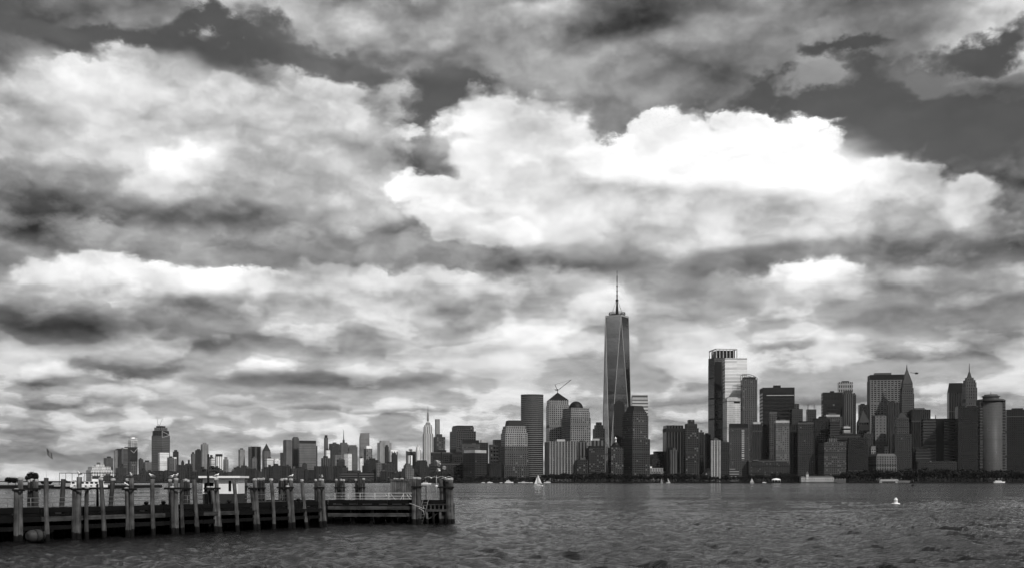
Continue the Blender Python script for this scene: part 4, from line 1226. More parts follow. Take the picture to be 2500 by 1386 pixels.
def cylinder_tower():
    d = 2680
    r = 63 / F * d / 2
    c = P(2419, 1172, d + r)
    o = thing('cylinder_tower', 'silvery round tower with low disc cap beside the jet black slab', 'tower', (c.x, c.y, LAND))
    z = lambda y: zof(y, d) - LAND
    m = fac(.30, glass=.22, bay=1.6, floor=3.8, fx=.6, fy=.7, rough=.5)
    MB().lathe([(r * .84, -1), (r * .84, z(974)), (0, z(974))], 40).build('drum', m, o)
    for s in (-1, 1):
        MB().box(s * r * .8 - r * .2, s * r * .8 + r * .2, -r * .35, r * .35, -1, z(973)).build('side_pier', hs(.24, glass=.1, floor=7), o)
    MB().lathe([(r * .98, z(976)), (r * .98, z(972)), (r * .6, z(971)), (r * .6, z(966)), (r * .68, z(965.5)), (r * .68, z(964)), (r * .5, z(962)), (r * .5, z(960)), (0, z(959.6))], 36, smooth=False).build('roof_disc', GREYP, o)
    MB().tube([(0, 0, z(961)), (0, 0, z(952))], [.7, .4], 6).build('mast', STEEL, o)
cylinder_tower()
# ------------------------------------------------------------------ trees
LEAF = plain('dark_foliage', .13, .7, var=.5, scale=.9)
BARK = plain('bark', .13, .9)
def tree_meshes(seed, h, w, n, leaf):
    rr = random.Random(seed)
    tk = MB()
    tk.tube([(0, 0, -.3), (rr.uniform(-.1, .1), 0, h * .2), (rr.uniform(-.3, .3), rr.uniform(-.2, .2), h * .45), (0, 0, h * .75)], [h * .035, h * .027, h * .02, h * .008], 7)
    clumps = []
    for k in range(9):
        a = rr.uniform(0, 6.28); r = w * .5 * rr.uniform(.25, .72); zz = h * rr.uniform(.42, .86)
        p = (r * math.cos(a), r * math.sin(a), zz)
        clumps.append((p, w * rr.uniform(.16, .27)))
        tk.tube([(0, 0, h * rr.uniform(.2, .4)), (p[0] * .5, p[1] * .5, zz * .8), p], [h * .016, h * .01, h * .004], 5)
    clumps.append(((0, 0, h * .86), w * .2)); clumps.append(((0, 0, h * .6), w * .3))
    cr = MB()
    for k in range(n):
        (c, r) = rr.choice(clumps)
        v = Vector((rr.gauss(0, 1), rr.gauss(0, 1), rr.gauss(0, .75))).normalized() * r * (rr.random() ** .4)
        p = Vector(c) + v
        u = Vector((rr.gauss(0, 1), rr.gauss(0, 1), rr.gauss(0, 1))).normalized()
        t = u.cross(Vector((rr.gauss(0, 1), rr.gauss(0, 1), rr.gauss(0, 1)))).normalized()
        s = leaf * rr.uniform(.6, 1.4)
        cr.face([p - u * s, p + t * s * .6, p + u * s, p - t * s * .6])
    return tk.mesh('trunk', BARK), cr.mesh('crown', LEAF)
TREES = [tree_meshes(40 + i, 13, 12, 420, 1.0) for i in range(4)]
def tree(name, label, pos, s, k, rz, group=None, meshes=None):
    tm, cm = (meshes or TREES)[k]
    o = thing(name, label, 'tree', pos, rz, group)
    o.scale = s
    put('trunk', tm, o); put('crown', cm, o)
    return o
rt = random.Random(77)
tops = [(1128, 1163), (1180, 1160), (1215, 1163), (1320, 1160), (1352, 1156), (1400, 1155), (1470, 1152), (1520, 1156), (1590, 1158), (1640, 1152), (1700, 1158), (1760, 1160), (1830, 1157),
        (1880, 1158), (1920, 1153), (1960, 1159), (2040, 1157), (2090, 1148), (2130, 1146), (2200, 1145), (2260, 1142), (2330, 1144), (2400, 1146), (2460, 1148), (2540, 1148)]
x, yt = 1118.0, 1163.0
while x < 2520:
    for (a, ya), (b, yb) in zip(tops, tops[1:]):
        if a <= x < b:
            yt = ya + (yb - ya) * (x - a) / (b - a)
    d = rt.uniform(2548, 2572) if x > 1330 else rt.uniform(2500, 2540)
    hgt = (1176.3 - yt - 1.0 + rt.uniform(-4, 3)) / F * d
    p = P(x, 1172, d)
    tree('shore_tree', 'dark leafy shore tree below the %s' % near_mark(x, DMARKS), (p.x, p.y, LAND), (hgt / 13 * rt.uniform(.9, 1.25), hgt / 13, hgt / 13), rt.randrange(4), rt.uniform(0, 6.28), 'trees lining the far shore')
    x += rt.uniform(7.5, 12.5)
# shrubs under the trees
sb = MB(); rs = random.Random(3)
for k in range(5200):
    px = rs.uniform(1118, 2520)
    d = rs.uniform(2540, 2556) if px > 1330 else rs.uniform(2497, 2512)
    p = P(px, 1172, d); p.z = LAND + rs.random() ** 1.5 * 6.5
    u = Vector((rs.gauss(0, 1), rs.gauss(0, 1), rs.gauss(0, 1))).normalized(); t = u.cross(Vector((rs.gauss(0, 1), rs.gauss(0, 1), rs.gauss(0, 1)))).normalized()
    s = rs.uniform(1.0, 2.2)
    sb.face([p - u * s, p + t * s * .6, p + u * s, p - t * s * .6])
tag(sb.build('shrub_belt', LEAF), 'dark undergrowth filling the far shore below the trees', 'shrubs', kind='stuff')
BIG = [tree_meshes(91, 9.0, 10.5, 2600, .42), tree_meshes(92, 6.0, 7.0, 1500, .4)]
p = P(74, 1172, 668)
tree('spreading_tree', 'broad flat topped dark tree standing on the low island', (p.x, p.y, 1.6), (1, 1, .85), 0, .4, None, BIG)
for i, (px, s) in enumerate(((38, .95), (104, .55), (120, .5), (158, .62), (170, .5), (185, .6), (20, 1.0))):
    p = P(px, 1172, 690 + 6 * i)
    tree('island_shrub_tree', 'small dark bushy tree along the low island', (p.x, p.y, 1.6), (s, s, s * .8), 1, i * 1.3, 'bushy trees on the low island', BIG)
# far-bank strip of greenery left of downtown
fb = MB()
for k in range(3600):
    px = rs.uniform(380, 1125)
    d = rs.uniform(2340, 2365)
    p = P(px, 1172, d); p.z = LAND + rs.random() ** 1.6 * (4.0 + 3.5 * math.sin(px * .043) ** 2 + 2 * math.sin(px * .11) ** 2)
    u = Vector((rs.gauss(0, 1), rs.gauss(0, 1), rs.gauss(0, 1))).normalized(); t = u.cross(Vector((rs.gauss(0, 1), rs.gauss(0, 1), rs.gauss(0, 1)))).normalized()
    s = rs.uniform(.8, 1.9)
    fb.face([p - u * s, p + t * s * .6, p + u * s, p - t * s * .6])
tag(fb.build('bank_greenery', LEAF), 'dark low greenery along the far bank left of downtown', 'shrubs', kind='stuff')

# ------------------------------------------------------------------ small buildings on the shore
d = 2528
c = P(1966, 1172, d)
o = thing('pier_house', 'long white pier house with a pointed clock tower', 'building', (c.x, c.y, .6))
z = lambda y: zof(y, d) - .6
pw = fac(.60, glass=.2, bay=4, floor=5, fx=.4, fy=.5)
MB().box(-9, 64, 0, 14, -1, z(1164)).build('hall', pw, o)
MB().box(-11, 70, -3, 18, -1.5, .9).build('quay', SEAWALL, o)
MB().prism([(-9.5, -.5), (64.5, -.5), (64.5, 14.5), (-9.5, 14.5)], z(1164), z(1160.5), top=[(-6, 6), (61, 6), (61, 8), (-6, 8)]).build('roof', GREYP, o)
t = MB().box(2, 7.5, -1, 4.5, -1, z(1157)).build('clock_tower', fac(.66, glass=.3, bay=3, floor=8, fx=.4, fy=.3), o)
MB().prism([(1.6, -1.4), (7.9, -1.4), (7.9, 4.9), (1.6, 4.9)], z(1157), z(1149), top=[(4.6, 1.6), (4.9, 1.6), (4.9, 1.9), (4.6, 1.9)]).build('spire', GREYP, t)
MB().box(66, 92, 3, 12, -1, z(1166)).build('side_wing', fac(.38, glass=.12, bay=6, floor=6), o)
# tent
c = P(1895, 1172, 2532)
o = thing('tent_pavilion', 'white domed tent pavilion on the far shore', 'tent', (c.x, c.y, LAND))
MB().lathe([(10.5, 4.2), (9.2, 5.8), (6, 7.4), (0, 8.4)], 20).build('canopy', WHITE, o)
for k in range(8):
    a = k * math.pi / 4 + .2
    MB().tube([(9.8 * math.cos(a), 9.8 * math.sin(a), 0), (9.8 * math.cos(a), 9.8 * math.sin(a), 4.5)], .25, 6).build('pole', WHITE, o)
# ferry landing
SHED = plain('shed_paint', .5, .7, var=.2, scale=.2)
c = P(2148, 1172, 2524)
o = thing('ferry_landing', 'long white roofed ferry landing with dark open side', 'building', (c.x, c.y, .4))
MB().box(1, 41, 0, 9, -1, 3).build('wall', fac(.2, glass=.1), o)
MB().prism([(0, -1), (42, -1), (42, 10), (0, 10)], 3, 7.5, top=[(2, 1), (41, 1), (41, 8), (2, 8)], bottom=True).build('roof', SHED, o)
MB().box(-1, 5, -.5, 1, -1, 4).build('pillar', SHED, o); MB().box(35, 41, -.5, 1, -1, 4).build('pillar', PALE, o)
c = P(2193, 1172, 2522)
o = thing('ferry_landing', 'low pale shed joined to the white roofed ferry landing', 'building', (c.x, c.y, .4))
MB().box(0, 26, 0, 8, -1, 3.2).build('wall', fac(.42, glass=.16, bay=5, floor=3, fx=.5, fy=.4), o)
MB().box(-.6, 26.6, -.8, 8.8, 3.2, 4.0).build('roof', PALE, o)

HULLW = plain('boat_white', .80, .35, var=.06)
GLASSD = plain('dark_window', .06, .15)
SAIL = plain('sailcloth', .86, .8, var=.05)
def hull(L_, w, h, mat, name, parent, bow=.75):
    """boat hull along +x: pointed bow, square stern"""
    n = 8
    ring_t, ring_b = [], []
    for s in (1, -1):
        for k in range(n + 1):
            t = k / n if s == 1 else 1 - k / n
            ww = w / 2 * (1 - max(0, (t - .45) / .55) ** 2)
            ring_t.append((L_ * (t - .5), -s * ww)); ring_b.append((L_ * (t - .5) * (.94 if t > .5 else 1), -s * ww * bow))
    return MB().prism(ring_b, -.4, h, top=ring_t, bottom=True).build(name, mat, parent)

def motor_boat(label, px, py, d, L_, rz, name='motor_yacht', decks=2):
    c = P(px, py, d)
    o = thing(name, label, 'boat', (c.x, c.y, 0), rz)
    hull(L_, L_ * .26, L_ * .11, HULLW, 'hull', o)
    zz = L_ * .11
    for k in range(decks):
        a, b = -.34 + .06 * k, .18 - .12 * k
        cb = MB().prism([(L_ * a, -L_ * .1), (L_ * b, -L_ * .1), (L_ * b, L_ * .1), (L_ * a, L_ * .1)], zz, zz + L_ * .085,
                   top=[(L_ * a, -L_ * .085), (L_ * (b - .07), -L_ * .085), (L_ * (b - .07), L_ * .085), (L_ * a, L_ * .085)]).build('cabin', HULLW, o)
        MB().box(L_ * (a + .03), L_ * (b - .08), -L_ * .101, L_ * .101, zz + L_ * .03, zz + L_ * .062).build('window', GLASSD, cb)
        zz += L_ * .085
    MB().tube([(-L_ * .05, 0, zz), (-L_ * .08, 0, zz + L_ * .16)], .12, 5).build('mast', HULLW, o)
    return o
motor_boat('white motor yacht moored before the stepped financial tower', 1243, 1172, 2420, 19, R(8))
motor_boat('long low white yacht beside the bare masts', 1276, 1172, 2430, 14, R(170), decks=1)
motor_boat('small white launch near the black glass block', 1196, 1172, 2430, 12, 0, decks=1)
motor_boat('tiny white launch close to the dark shore', 1180, 1172, 2440, 8, 0, decks=1)
motor_boat('white work boat just past the white sailboat', 1336, 1172, 2440, 15, R(182), decks=1)
motor_boat('white motor boat passing under the far left towers', 1041, 1172, 1500, 13, R(4), decks=1)
motor_boat('small white launch by the shore path beside the tent', 1866, 1172, 2490, 9, 0, decks=1)
motor_boat('white boat at the foot of the cylinder tower', 2440, 1172, 2470, 26, R(3), decks=1)
for i, (px, d_) in enumerate(((1281, 2450), (1288, 2455), (1297, 2445), (1224, 2452), (1267, 2460))):
    c = P(px, 1172, d_)
    o = thing('moored_sailboat', 'moored sailboat with bare mast in the marina', 'boat', (c.x, c.y, 0), R(20 * i), 'moored sailboats in the marina')
    hull(10, 3, 1.2, HULLW, 'hull', o)
    MB().tube([(0, 0, 1), (0, 0, 22 - 2 * (i % 3))], [.14, .07], 6).build('mast', GREYP, o)
    MB().tube([(0, 0, 2.2), (-4, 0, 2.2)], .1, 5).build('boom', GREYP, o)

def sailboat(label, px, ybase, ytop, rz, heel=0.0, jib=True, name='sailboat'):
    d = min(12375 / (ybase - HY), 2450)
    c = P(px, ybase, d)
    H = (ybase - ytop) / F * d
    o = thing(name, label, 'sailboat', (c.x, c.y, 0), rz)
    o.rotation_euler = (heel, 0, rz)
    L_ = H * .8
    hull(L_, L_ * .28, L_ * .1, HULLW, 'hull', o)
    MB().box(-L_ * .2, L_ * .12, -L_ * .07, L_ * .07, L_ * .1, L_ * .16).build('cabin', HULLW, o)
    MB().tube([(L_ * .08, 0, L_ * .08), (L_ * .08, 0, H)], [.1, .05], 6).build('mast', GREYP, o)
    MB().tube([(L_ * .08, 0, H * .17), (-L_ * .42, 0, H * .16)], .07, 5).build('boom', GREYP, o)
    def sail(nm, A, Bp, Cp, belly):
        q = MB(); n = 7
        A, Bp, Cp = Vector(A), Vector(Bp), Vector(Cp)
        g = lambda i, j: A.lerp(Bp.lerp(Cp, j / n), i / n) + Vector((0, belly * math.sin(math.pi * i / n) * math.sin(math.pi * j / n), 0))
        for i in range(n):
            for j in range(n):
                pts = [g(i, j), g(i + 1, j), g(i + 1, j + 1), g(i, j + 1)]
                q.face(pts[1:] if i == 0 else pts, None, True)
        so = q.build(nm, SAIL, o)
        md = so.modifiers.new('thickness', 'SOLIDIFY'); md.thickness = .03
    sail('mainsail', (L_ * .07, 0, H * .97), (L_ * .07, 0, H * .19), (-L_ * .42, 0, H * .18), H * .035)
    if jib:
        sail('jib', (L_ * .1, 0, H * .84), (L_ * .5, 0, H * .11), (L_ * .1, 0, H * .14), -H * .03)
    return o
sailboat('white sailboat with full sails crossing before the ribbed apartment block', 1314, 1185, 1156, R(155), R(3))
sailboat('white sailboat behind the end of the pier', 1065, 1185.5, 1157.5, R(100), R(2), jib=False)
sailboat('small sailboat near shore below the low pale building', 1615, 1178, 1167, R(120), 0)
sailboat('small grey sailed boat leaning beside the low pale building', 1631, 1178, 1164.5, R(170), R(-20), jib=False)
sailboat('small sailboat before the long gridded hotel', 1836, 1178, 1165.5, R(150), 0)

# ------------------------------------------------------------------ ferry at the island
d = 628
c = P(222, 1172, d)
o = thing('passenger_ferry', 'white double deck passenger ferry with dark windows by the low island', 'ferry', (c.x, c.y, 0), R(4))
hull(22, 5.5, .9, BLACK, 'hull', o)
md_ = MB().prism([(-10.5, -2.6), (7.5, -2.6), (9.2, 0), (7.5, 2.6), (-10.5, 2.6)], .9, 2.4, bottom=True).build('main_deck', HULLW, o)
ud = MB().prism([(-10.2, -2.5), (5.5, -2.5), (7.0, 0), (5.5, 2.5), (-10.2, 2.5)], 2.4, 4.1, bottom=True).build('upper_deck', HULLW, o)
for k in range(6):
    MB().box(-9.6 + k * 2.5, -8.1 + k * 2.5, -2.56, -2.4, 2.9, 3.8).build('window', GLASSD, ud)
for k in range(5):
    MB().box(-8.6 + k * 3.0, -7.5 + k * 3.0, -2.66, -2.5, 1.3, 2.0).build('window', GLASSD, md_)
MB().prism([(-10.6, -2.8), (6, -2.8), (7.6, 0), (6, 2.8), (-10.6, 2.8)], 4.1, 4.25, bottom=True).build('roof', HULLW, o)
MB().box(1, 4, -1.2, 1.2, 4.25, 5.5).build('wheelhouse', HULLW, o)
MB().tube([(-4, 0, 4.2), (-4, 0, 7)], .1, 6).build('mast', GREYP, o)
d = 640
c = P(160, 1172, d)
o = thing('work_barge', 'low pale work boat moored ahead of the white ferry', 'boat', (c.x, c.y, 0), R(178))
hull(16, 4.5, 1.3, SEAWALL, 'hull', o)
MB().box(-5, 1, -1.6, 1.6, 1.3, 3.2).build('cabin', PALE, o)
MB().box(2, 6, -1.4, 1.4, 1.3, 2.1).build('hatch', PALE, o)
# open steel frame on the island
d = 700
c = P(145, 1172, d)
o = thing('steel_gantry', 'long thin steel framed canopy on the low island', 'canopy', (c.x, c.y, 1.7))
Lg = 135 / F * d
zt = zof(1153.5, d) - 1.7
MB().beam((0, 0, zt), (Lg, 3, zt), .5, .35).build('roof_beam', STEEL, o)
MB().beam((0, 5, zt), (Lg, 8, zt), .5, .35).build('roof_beam', STEEL, o)
for k in range(10):
    f = k / 9
    MB().beam((Lg * f, 3 * f, -.2), (Lg * f, 3 * f, zt), .22, .22).build('post', STEEL, o)
    MB().beam((Lg * f, 3 * f, zt - .05), (Lg * f, 5 + 3 * f, zt - .05), .2, .2).build('cross_beam', STEEL, o)

# flag on the island
d = 660
c = P(113.2, 1172, d)
def flag_material():
    m = bpy.data.materials.new('flag_cloth'); nt, b = nodes_of(m); L = nt.links.new
    uv = nt.nodes.new('ShaderNodeUVMap'); uv.uv_map = 'facade'
    sp = nt.nodes.new('ShaderNodeSeparateXYZ'); L(uv.outputs[0], sp.inputs[0])
    def mt(op, a, b_=0.0):
        n = nt.nodes.new('ShaderNodeMath'); n.operation = op
        for k, v in enumerate((a, b_)):
            if hasattr(v, 'is_linked'): L(v, n.inputs[k])
            else: n.inputs[k].default_value = v
        return n.outputs[0]
    st = mt('LESS_THAN', mt('FRACT', mt('MULTIPLY', sp.outputs[1], 6.5)), .5)
    can = mt('MULTIPLY', mt('LESS_THAN', sp.outputs[0], .4), mt('GREATER_THAN', sp.outputs[1], .46))
    su = mt('SUBTRACT', mt('FRACT', mt('MULTIPLY', sp.outputs[0], 15.)), .5); sv = mt('SUBTRACT', mt('FRACT', mt('MULTIPLY', sp.outputs[1], 10.)), .5)
    star = mt('LESS_THAN', mt('ADD', mt('MULTIPLY', su, su), mt('MULTIPLY', sv, sv)), .06)
    base = mt('ADD', mt('MULTIPLY', st, -.19), .22)
    cv = mt('ADD', mt('MULTIPLY', star, .2), .015)
    mx = nt.nodes.new('ShaderNodeMix'); mx.data_type = 'FLOAT'; L(can, mx.inputs[0]); L(base, mx.inputs[2]); L(cv, mx.inputs[3])
    L(mx.outputs[0], b.inputs['Base Color']); b.inputs['Roughness'].default_value = .8
    return m
o = thing('flag_pole', 'tall thin pole flying a drooping striped flag on the low island', 'flagpole', (c.x, c.y, 1.7))
zt = zof(1088, d) - 1.7
MB().tube([(0, 0, -.2), (0, 0, zt)], [.09, .045], 8).build('pole', PALE, o)
q = MB(); n = 14
def fl(i, j):
    u, v = i / n, j / n          # u along the fly, v up the hoist
    x = u * 3.5; zz = zt - 1.0 - (1 - v) * 3.4 - u * 4.0 + u * u * .6
    return (x + .1, .5 * math.sin(u * 9 + v * 2) * u, zz)
for i in range(n):
    for j in range(n):
        q.face([fl(i, j), fl(i + 1, j), fl(i + 1, j + 1), fl(i, j + 1)], [(i / n, j / n), ((i + 1) / n, j / n), ((i + 1) / n, (j + 1) / n), (i / n, (j + 1) / n)], True)
fo = q.build('flag', flag_material(), o)
fo.modifiers.new('thickness', 'SOLIDIFY').thickness = .02

# ------------------------------------------------------------------ buoys
c = P(2187, 1172, 218)
o = thing('can_buoy', 'white drum buoy on a round float in open water', 'buoy', (c.x, c.y, -.05), R(10))
MB().lathe([(.0, -.35), (.66, -.3), (.8, .02), (.8, .14), (.72, .22), (.5, .26)], 20).build('float', WHITE, o)
MB().lathe([(.36, .24), (.36, 1.0), (.33, 1.04), (.2, 1.06), (.2, 1.2), (.17, 1.27), (0, 1.28)], 16).build('drum', WHITE, o)
MB().lathe([(.367, .58), (.37, .62), (.37, .70), (.367, .74)], 16).build('band', GREYP, o)
c = P(2229, 1172, 975)
o = thing('light_buoy', 'dark lattice light buoy far out before the ferry landing', 'buoy', (c.x, c.y, 0))
MB().lathe([(.5, -.6), (1.6, -.4), (1.7, .7), (1.1, 1.0), (.5, 1.0)], 16).build('float', BLACK, o)
q = MB()
for k in range(4):
    a = k * math.pi / 2 + .4
    q.beam((1.0 * math.cos(a), 1.0 * math.sin(a), .9), (.45 * math.cos(a), .45 * math.sin(a), 4.9), .16, .16)
    b_ = a + math.pi / 2
    q.beam((.85 * math.cos(a), .85 * math.sin(a), 2.0), (.7 * math.cos(b_), .7 * math.sin(b_), 3.2), .1, .1)
q.build('lattice', BLACK, o)
MB().lathe([(.95, 3.4), (.95, 5.0), (.5, 5.2), (.3, 5.4), (.34, 6.2), (.2, 6.5), (0, 6.6)], 12).build('lantern', BLACK, o)

# ------------------------------------------------------------------ helicopter
d = 1400
c = P(2236, 910, d)
o = thing('helicopter', 'dark helicopter flying between the two spires', 'helicopter', (c.x, c.y, c.z), R(-8))
HB = plain('helicopter_paint', .14, .4)
MB().tube([(-1.6, 0, .1), (-1.0, 0, .1), (0, 0, 0), (1.6, 0, 0), (2.7, 0, -.1), (3.2, 0, -.25)], [.25, .7, .95, .98, .7, .12], 14).build('fuselage', HB, o)
MB().tube([(-1.2, 0, .25), (-4.2, 0, .45), (-5.8, 0, .55)], [.4, .22, .14], 10).build('tail_boom', HB, o)
MB().prism([(-6.2, -.06), (-5.5, -.06), (-5.5, .06), (-6.2, .06)], .3, 1.6, bottom=True).build('tail_fin', HB, o)
MB().box(-5.3, -4.6, -1.0, 1.0, .44, .5).build('tailplane', HB, o)
MB().tube([(0.1, 0, .8), (0.1, 0, 1.55)], .16, 8).build('rotor_mast', HB, o)
for a in (R(20), R(200)):
    MB().beam((.1, 0, 1.5), (.1 + 5.2 * math.cos(a), 5.2 * math.sin(a), 1.52), .32, .05).build('rotor_blade', HB, o)
for a in (R(70), R(250)):
    MB().beam((-5.95, .12, .6), (-5.95 + .8 * math.cos(a), .12, .6 + .8 * math.sin(a)), .12, .04).build('tail_rotor_blade', HB, o)
for s in (-1, 1):
    MB().tube([(-1.4, s * .95, -1.35), (2.2, s * .95, -1.35), (2.6, s * .95, -1.2)], .07, 6).build('skid', HB, o)
    for x in (-.6, 1.2):
        MB().tube([(x, s * .5, -.7), (x, s * .95, -1.35)], .05, 5).build('skid_strut', HB, o)
MB().tube([(2.0, 0, .28), (2.75, 0, .1)], [.62, .38], 10).build('windscreen', GLASSD, o)

# ------------------------------------------------------------------ the near pier
def wood(name, tone, tide=True, scale=7.0, axis='Z', wet=.05):
    m = bpy.data.materials.new(name); nt, b = nodes_of(m); L = nt.links.new
    geo = nt.nodes.new('ShaderNodeNewGeometry'); tc = nt.nodes.new('ShaderNodeTexCoord')
    oi = nt.nodes.new('ShaderNodeObjectInfo')
    mp = nt.nodes.new('ShaderNodeMapping')
    mp.inputs['Scale'].default_value = (scale, scale, .35) if axis == 'Z' else (.35, .35, scale)
    L(geo.outputs['Position'], mp.inputs[0])
    n = nt.nodes.new('ShaderNodeTexNoise'); n.inputs['Scale'].default_value = 1.0; n.inputs['Detail'].default_value = 6; n.inputs['Roughness'].default_value = .65
    L(mp.outputs[0], n.inputs['Vector'])
    mr = nt.nodes.new('ShaderNodeMapRange'); L(n.outputs[0], mr.inputs[0])
    c = T(tone)
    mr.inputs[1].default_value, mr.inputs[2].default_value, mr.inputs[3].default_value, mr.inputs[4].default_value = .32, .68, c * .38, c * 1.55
    rv = nt.nodes.new('ShaderNodeMath'); rv.operation = 'MULTIPLY_ADD'; L(oi.outputs['Random'], rv.inputs[0]); rv.inputs[1].default_value = .6; rv.inputs[2].default_value = .7
    mu = nt.nodes.new('ShaderNodeMath'); mu.operation = 'MULTIPLY'; L(mr.outputs[0], mu.inputs[0]); L(rv.outputs[0], mu.inputs[1])
    out = mu.outputs[0]
    # large blotches of damp
    n3 = nt.nodes.new('ShaderNodeTexNoise'); n3.inputs['Scale'].default_value = 1.3; n3.inputs['Detail'].default_value = 4; L(geo.outputs['Position'], n3.inputs['Vector'])
    m3 = nt.nodes.new('ShaderNodeMapRange'); L(n3.outputs[0], m3.inputs[0]); m3.inputs[1].default_value, m3.inputs[2].default_value, m3.inputs[3].default_value, m3.inputs[4].default_value = .35, .6, .5, 1.1
    mu3 = nt.nodes.new('ShaderNodeMath'); mu3.operation = 'MULTIPLY'; L(out, mu3.inputs[0]); L(m3.outputs[0], mu3.inputs[1]); out = mu3.outputs[0]
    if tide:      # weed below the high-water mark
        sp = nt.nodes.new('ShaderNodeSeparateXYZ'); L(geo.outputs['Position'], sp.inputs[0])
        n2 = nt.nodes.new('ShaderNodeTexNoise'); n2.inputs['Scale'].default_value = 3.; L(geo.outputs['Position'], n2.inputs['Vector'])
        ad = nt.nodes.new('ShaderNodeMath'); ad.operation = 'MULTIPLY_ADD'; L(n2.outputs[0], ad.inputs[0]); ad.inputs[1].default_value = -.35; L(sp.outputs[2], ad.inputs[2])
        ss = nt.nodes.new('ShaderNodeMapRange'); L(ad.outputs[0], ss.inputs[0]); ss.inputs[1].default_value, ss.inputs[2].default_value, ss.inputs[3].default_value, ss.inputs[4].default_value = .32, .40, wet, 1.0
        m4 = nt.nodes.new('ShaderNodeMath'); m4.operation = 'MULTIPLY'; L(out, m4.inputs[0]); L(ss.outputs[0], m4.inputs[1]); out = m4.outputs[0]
    L(out, b.inputs['Base Color'])
    b.inputs['Roughness'].default_value = .85; b.inputs['Specular IOR Level'].default_value = .2
    bu = nt.nodes.new('ShaderNodeBump'); bu.inputs['Strength'].default_value = .5; bu.inputs['Distance'].default_value = .03; L(n.outputs[0], bu.inputs['Height']); L(bu.outputs[0], b.inputs['Normal'])
    return m
PILE = wood('weathered_pile', .35)
PILED = wood('dark_pile', .28)
TIMBER = wood('grey_timber', .30, False, 9., 'X')
TIMBERD = wood('tarred_timber', .11, False, 9., 'X')
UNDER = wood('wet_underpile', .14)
PLANK = wood('grey_plank', .36, False, 9.)
CAP = plain('guano_cap', .58, .6, var=.45, scale=5)
IRON = plain('rusty_iron', .10, .7, var=.4, scale=3)
RAILM = plain('galvanised_rail', .45, .5, .4, var=.2)

PA, PB = Vector((-36.2, 82.7)), Vector((-18.7, 110.9))
pt = (PB - PA).normalized(); pn = Vector((pt.y, -pt.x))        # pn faces the camera
PSTART = PA - pt * 14
def on_face(px, off=0.0):
    """point where column px meets the near face of the pier (pushed `off` towards the camera)"""
    u = (px - 1250) / F
    o_ = PA + pn * off
    s = (u * o_.y - o_.x) / (pt.x - u * pt.y)
    return o_ + pt * s
Lp = (PB - PSTART).length
ang = math.atan2(pt.y, pt.x)
pier = thing('pier', 'long weathered timber pier with dark fascia and slotted kerb', 'pier', (PSTART.x, PSTART.y, 0), ang)
# local frame: x along the pier, -y towards the camera
WD = 5.0
rp = random.Random(5)
k, xx = 0, 0.0
while xx < Lp - .1:
    L_ = min(rp.uniform(3.4, 4.6), Lp - xx)
    MB().box(xx + .03, xx + L_ - .03, -.02, .32, 2.10, 2.50 + rp.uniform(-.02, .03)).build('kerb_timber', TIMBERD, pier)
    MB().box(xx + .02, xx + L_ - .02, .06 + rp.uniform(-.02, .02), .3, 1.40, 1.86).build('fascia_board', TIMBERD, pier)
    MB().box(xx + .02, xx + L_ - .02, -.20 + rp.uniform(-.02, .02), .05, 1.46 + rp.uniform(-.03, .03), 1.80).build('wale_timber', TIMBERD if rp.random() < .6 else TIMBER, pier)
    MB().box(xx + .02, xx + L_ - .02, -.16, .06, .80 + rp.uniform(-.03, .03), 1.12).build('lower_wale', TIMBERD, pier)
    for (ba, bb) in ((xx + .03, xx + L_ * .36), (xx + L_ * .36 + .75, xx + L_ - .03)):
        MB().box(ba, bb, .03, .3, 1.995, 2.10).build('kerb_block', TIMBERD, pier)
    xx += L_
xx = 0.0
while xx < Lp - .05:
    w = .45
    MB().box(xx + .01, min(xx + w, Lp) - .01, .05, WD, 1.87, 1.99).build('deck_plank', TIMBERD, pier)
    xx += w
for k in range(int(Lp / 2.4) + 1):
    for yy in (.7, 2.6, 4.5):
        x0 = k * 2.4 + .4
        if x0 < Lp - .2:
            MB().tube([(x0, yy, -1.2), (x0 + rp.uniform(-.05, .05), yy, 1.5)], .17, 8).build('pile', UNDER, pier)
    if k * 2.4 < Lp - .5:
        MB().box(k * 2.4 + .2, k * 2.4 + .55, .32, WD - .1, 1.45, 1.86).build('cross_beam', TIMBERD, pier)
xx = 0.0
while xx < Lp - .1:                      # added dark panels along the back, standing in for deep shade under the deck
    MB().box(xx + .01, min(xx + 1.2, Lp) - .01, WD - .12, WD - .02, -1.2, 1.86).build('underdeck_shade_panel', TIMBERD, pier)
    xx += 1.2
for k in range(4):                       # more added shade panels across the outer end
    MB().box(Lp - .14, Lp - .04, .35 + k * 1.13, .35 + (k + 1) * 1.13 - .02, -1.2, 1.86).build('underdeck_shade_panel', TIMBERD, pier)
# railing along the back of the pier
rail = thing('pier_railing', 'galvanised pipe railing along the back edge of the timber pier', 'railing', (PSTART.x, PSTART.y, 1.99), ang)
for zz in (.45, .80, 1.15):
    MB().tube([(0, WD - .25, zz), (Lp, WD - .25, zz)], .028, 6).build('rail', RAILM, rail)
x0 = .3
while x0 < Lp:
    MB().tube([(x0, WD - .25, -.02), (x0, WD - .25, 1.17)], .03, 6).build('post', RAILM, rail)
    x0 += 2.0

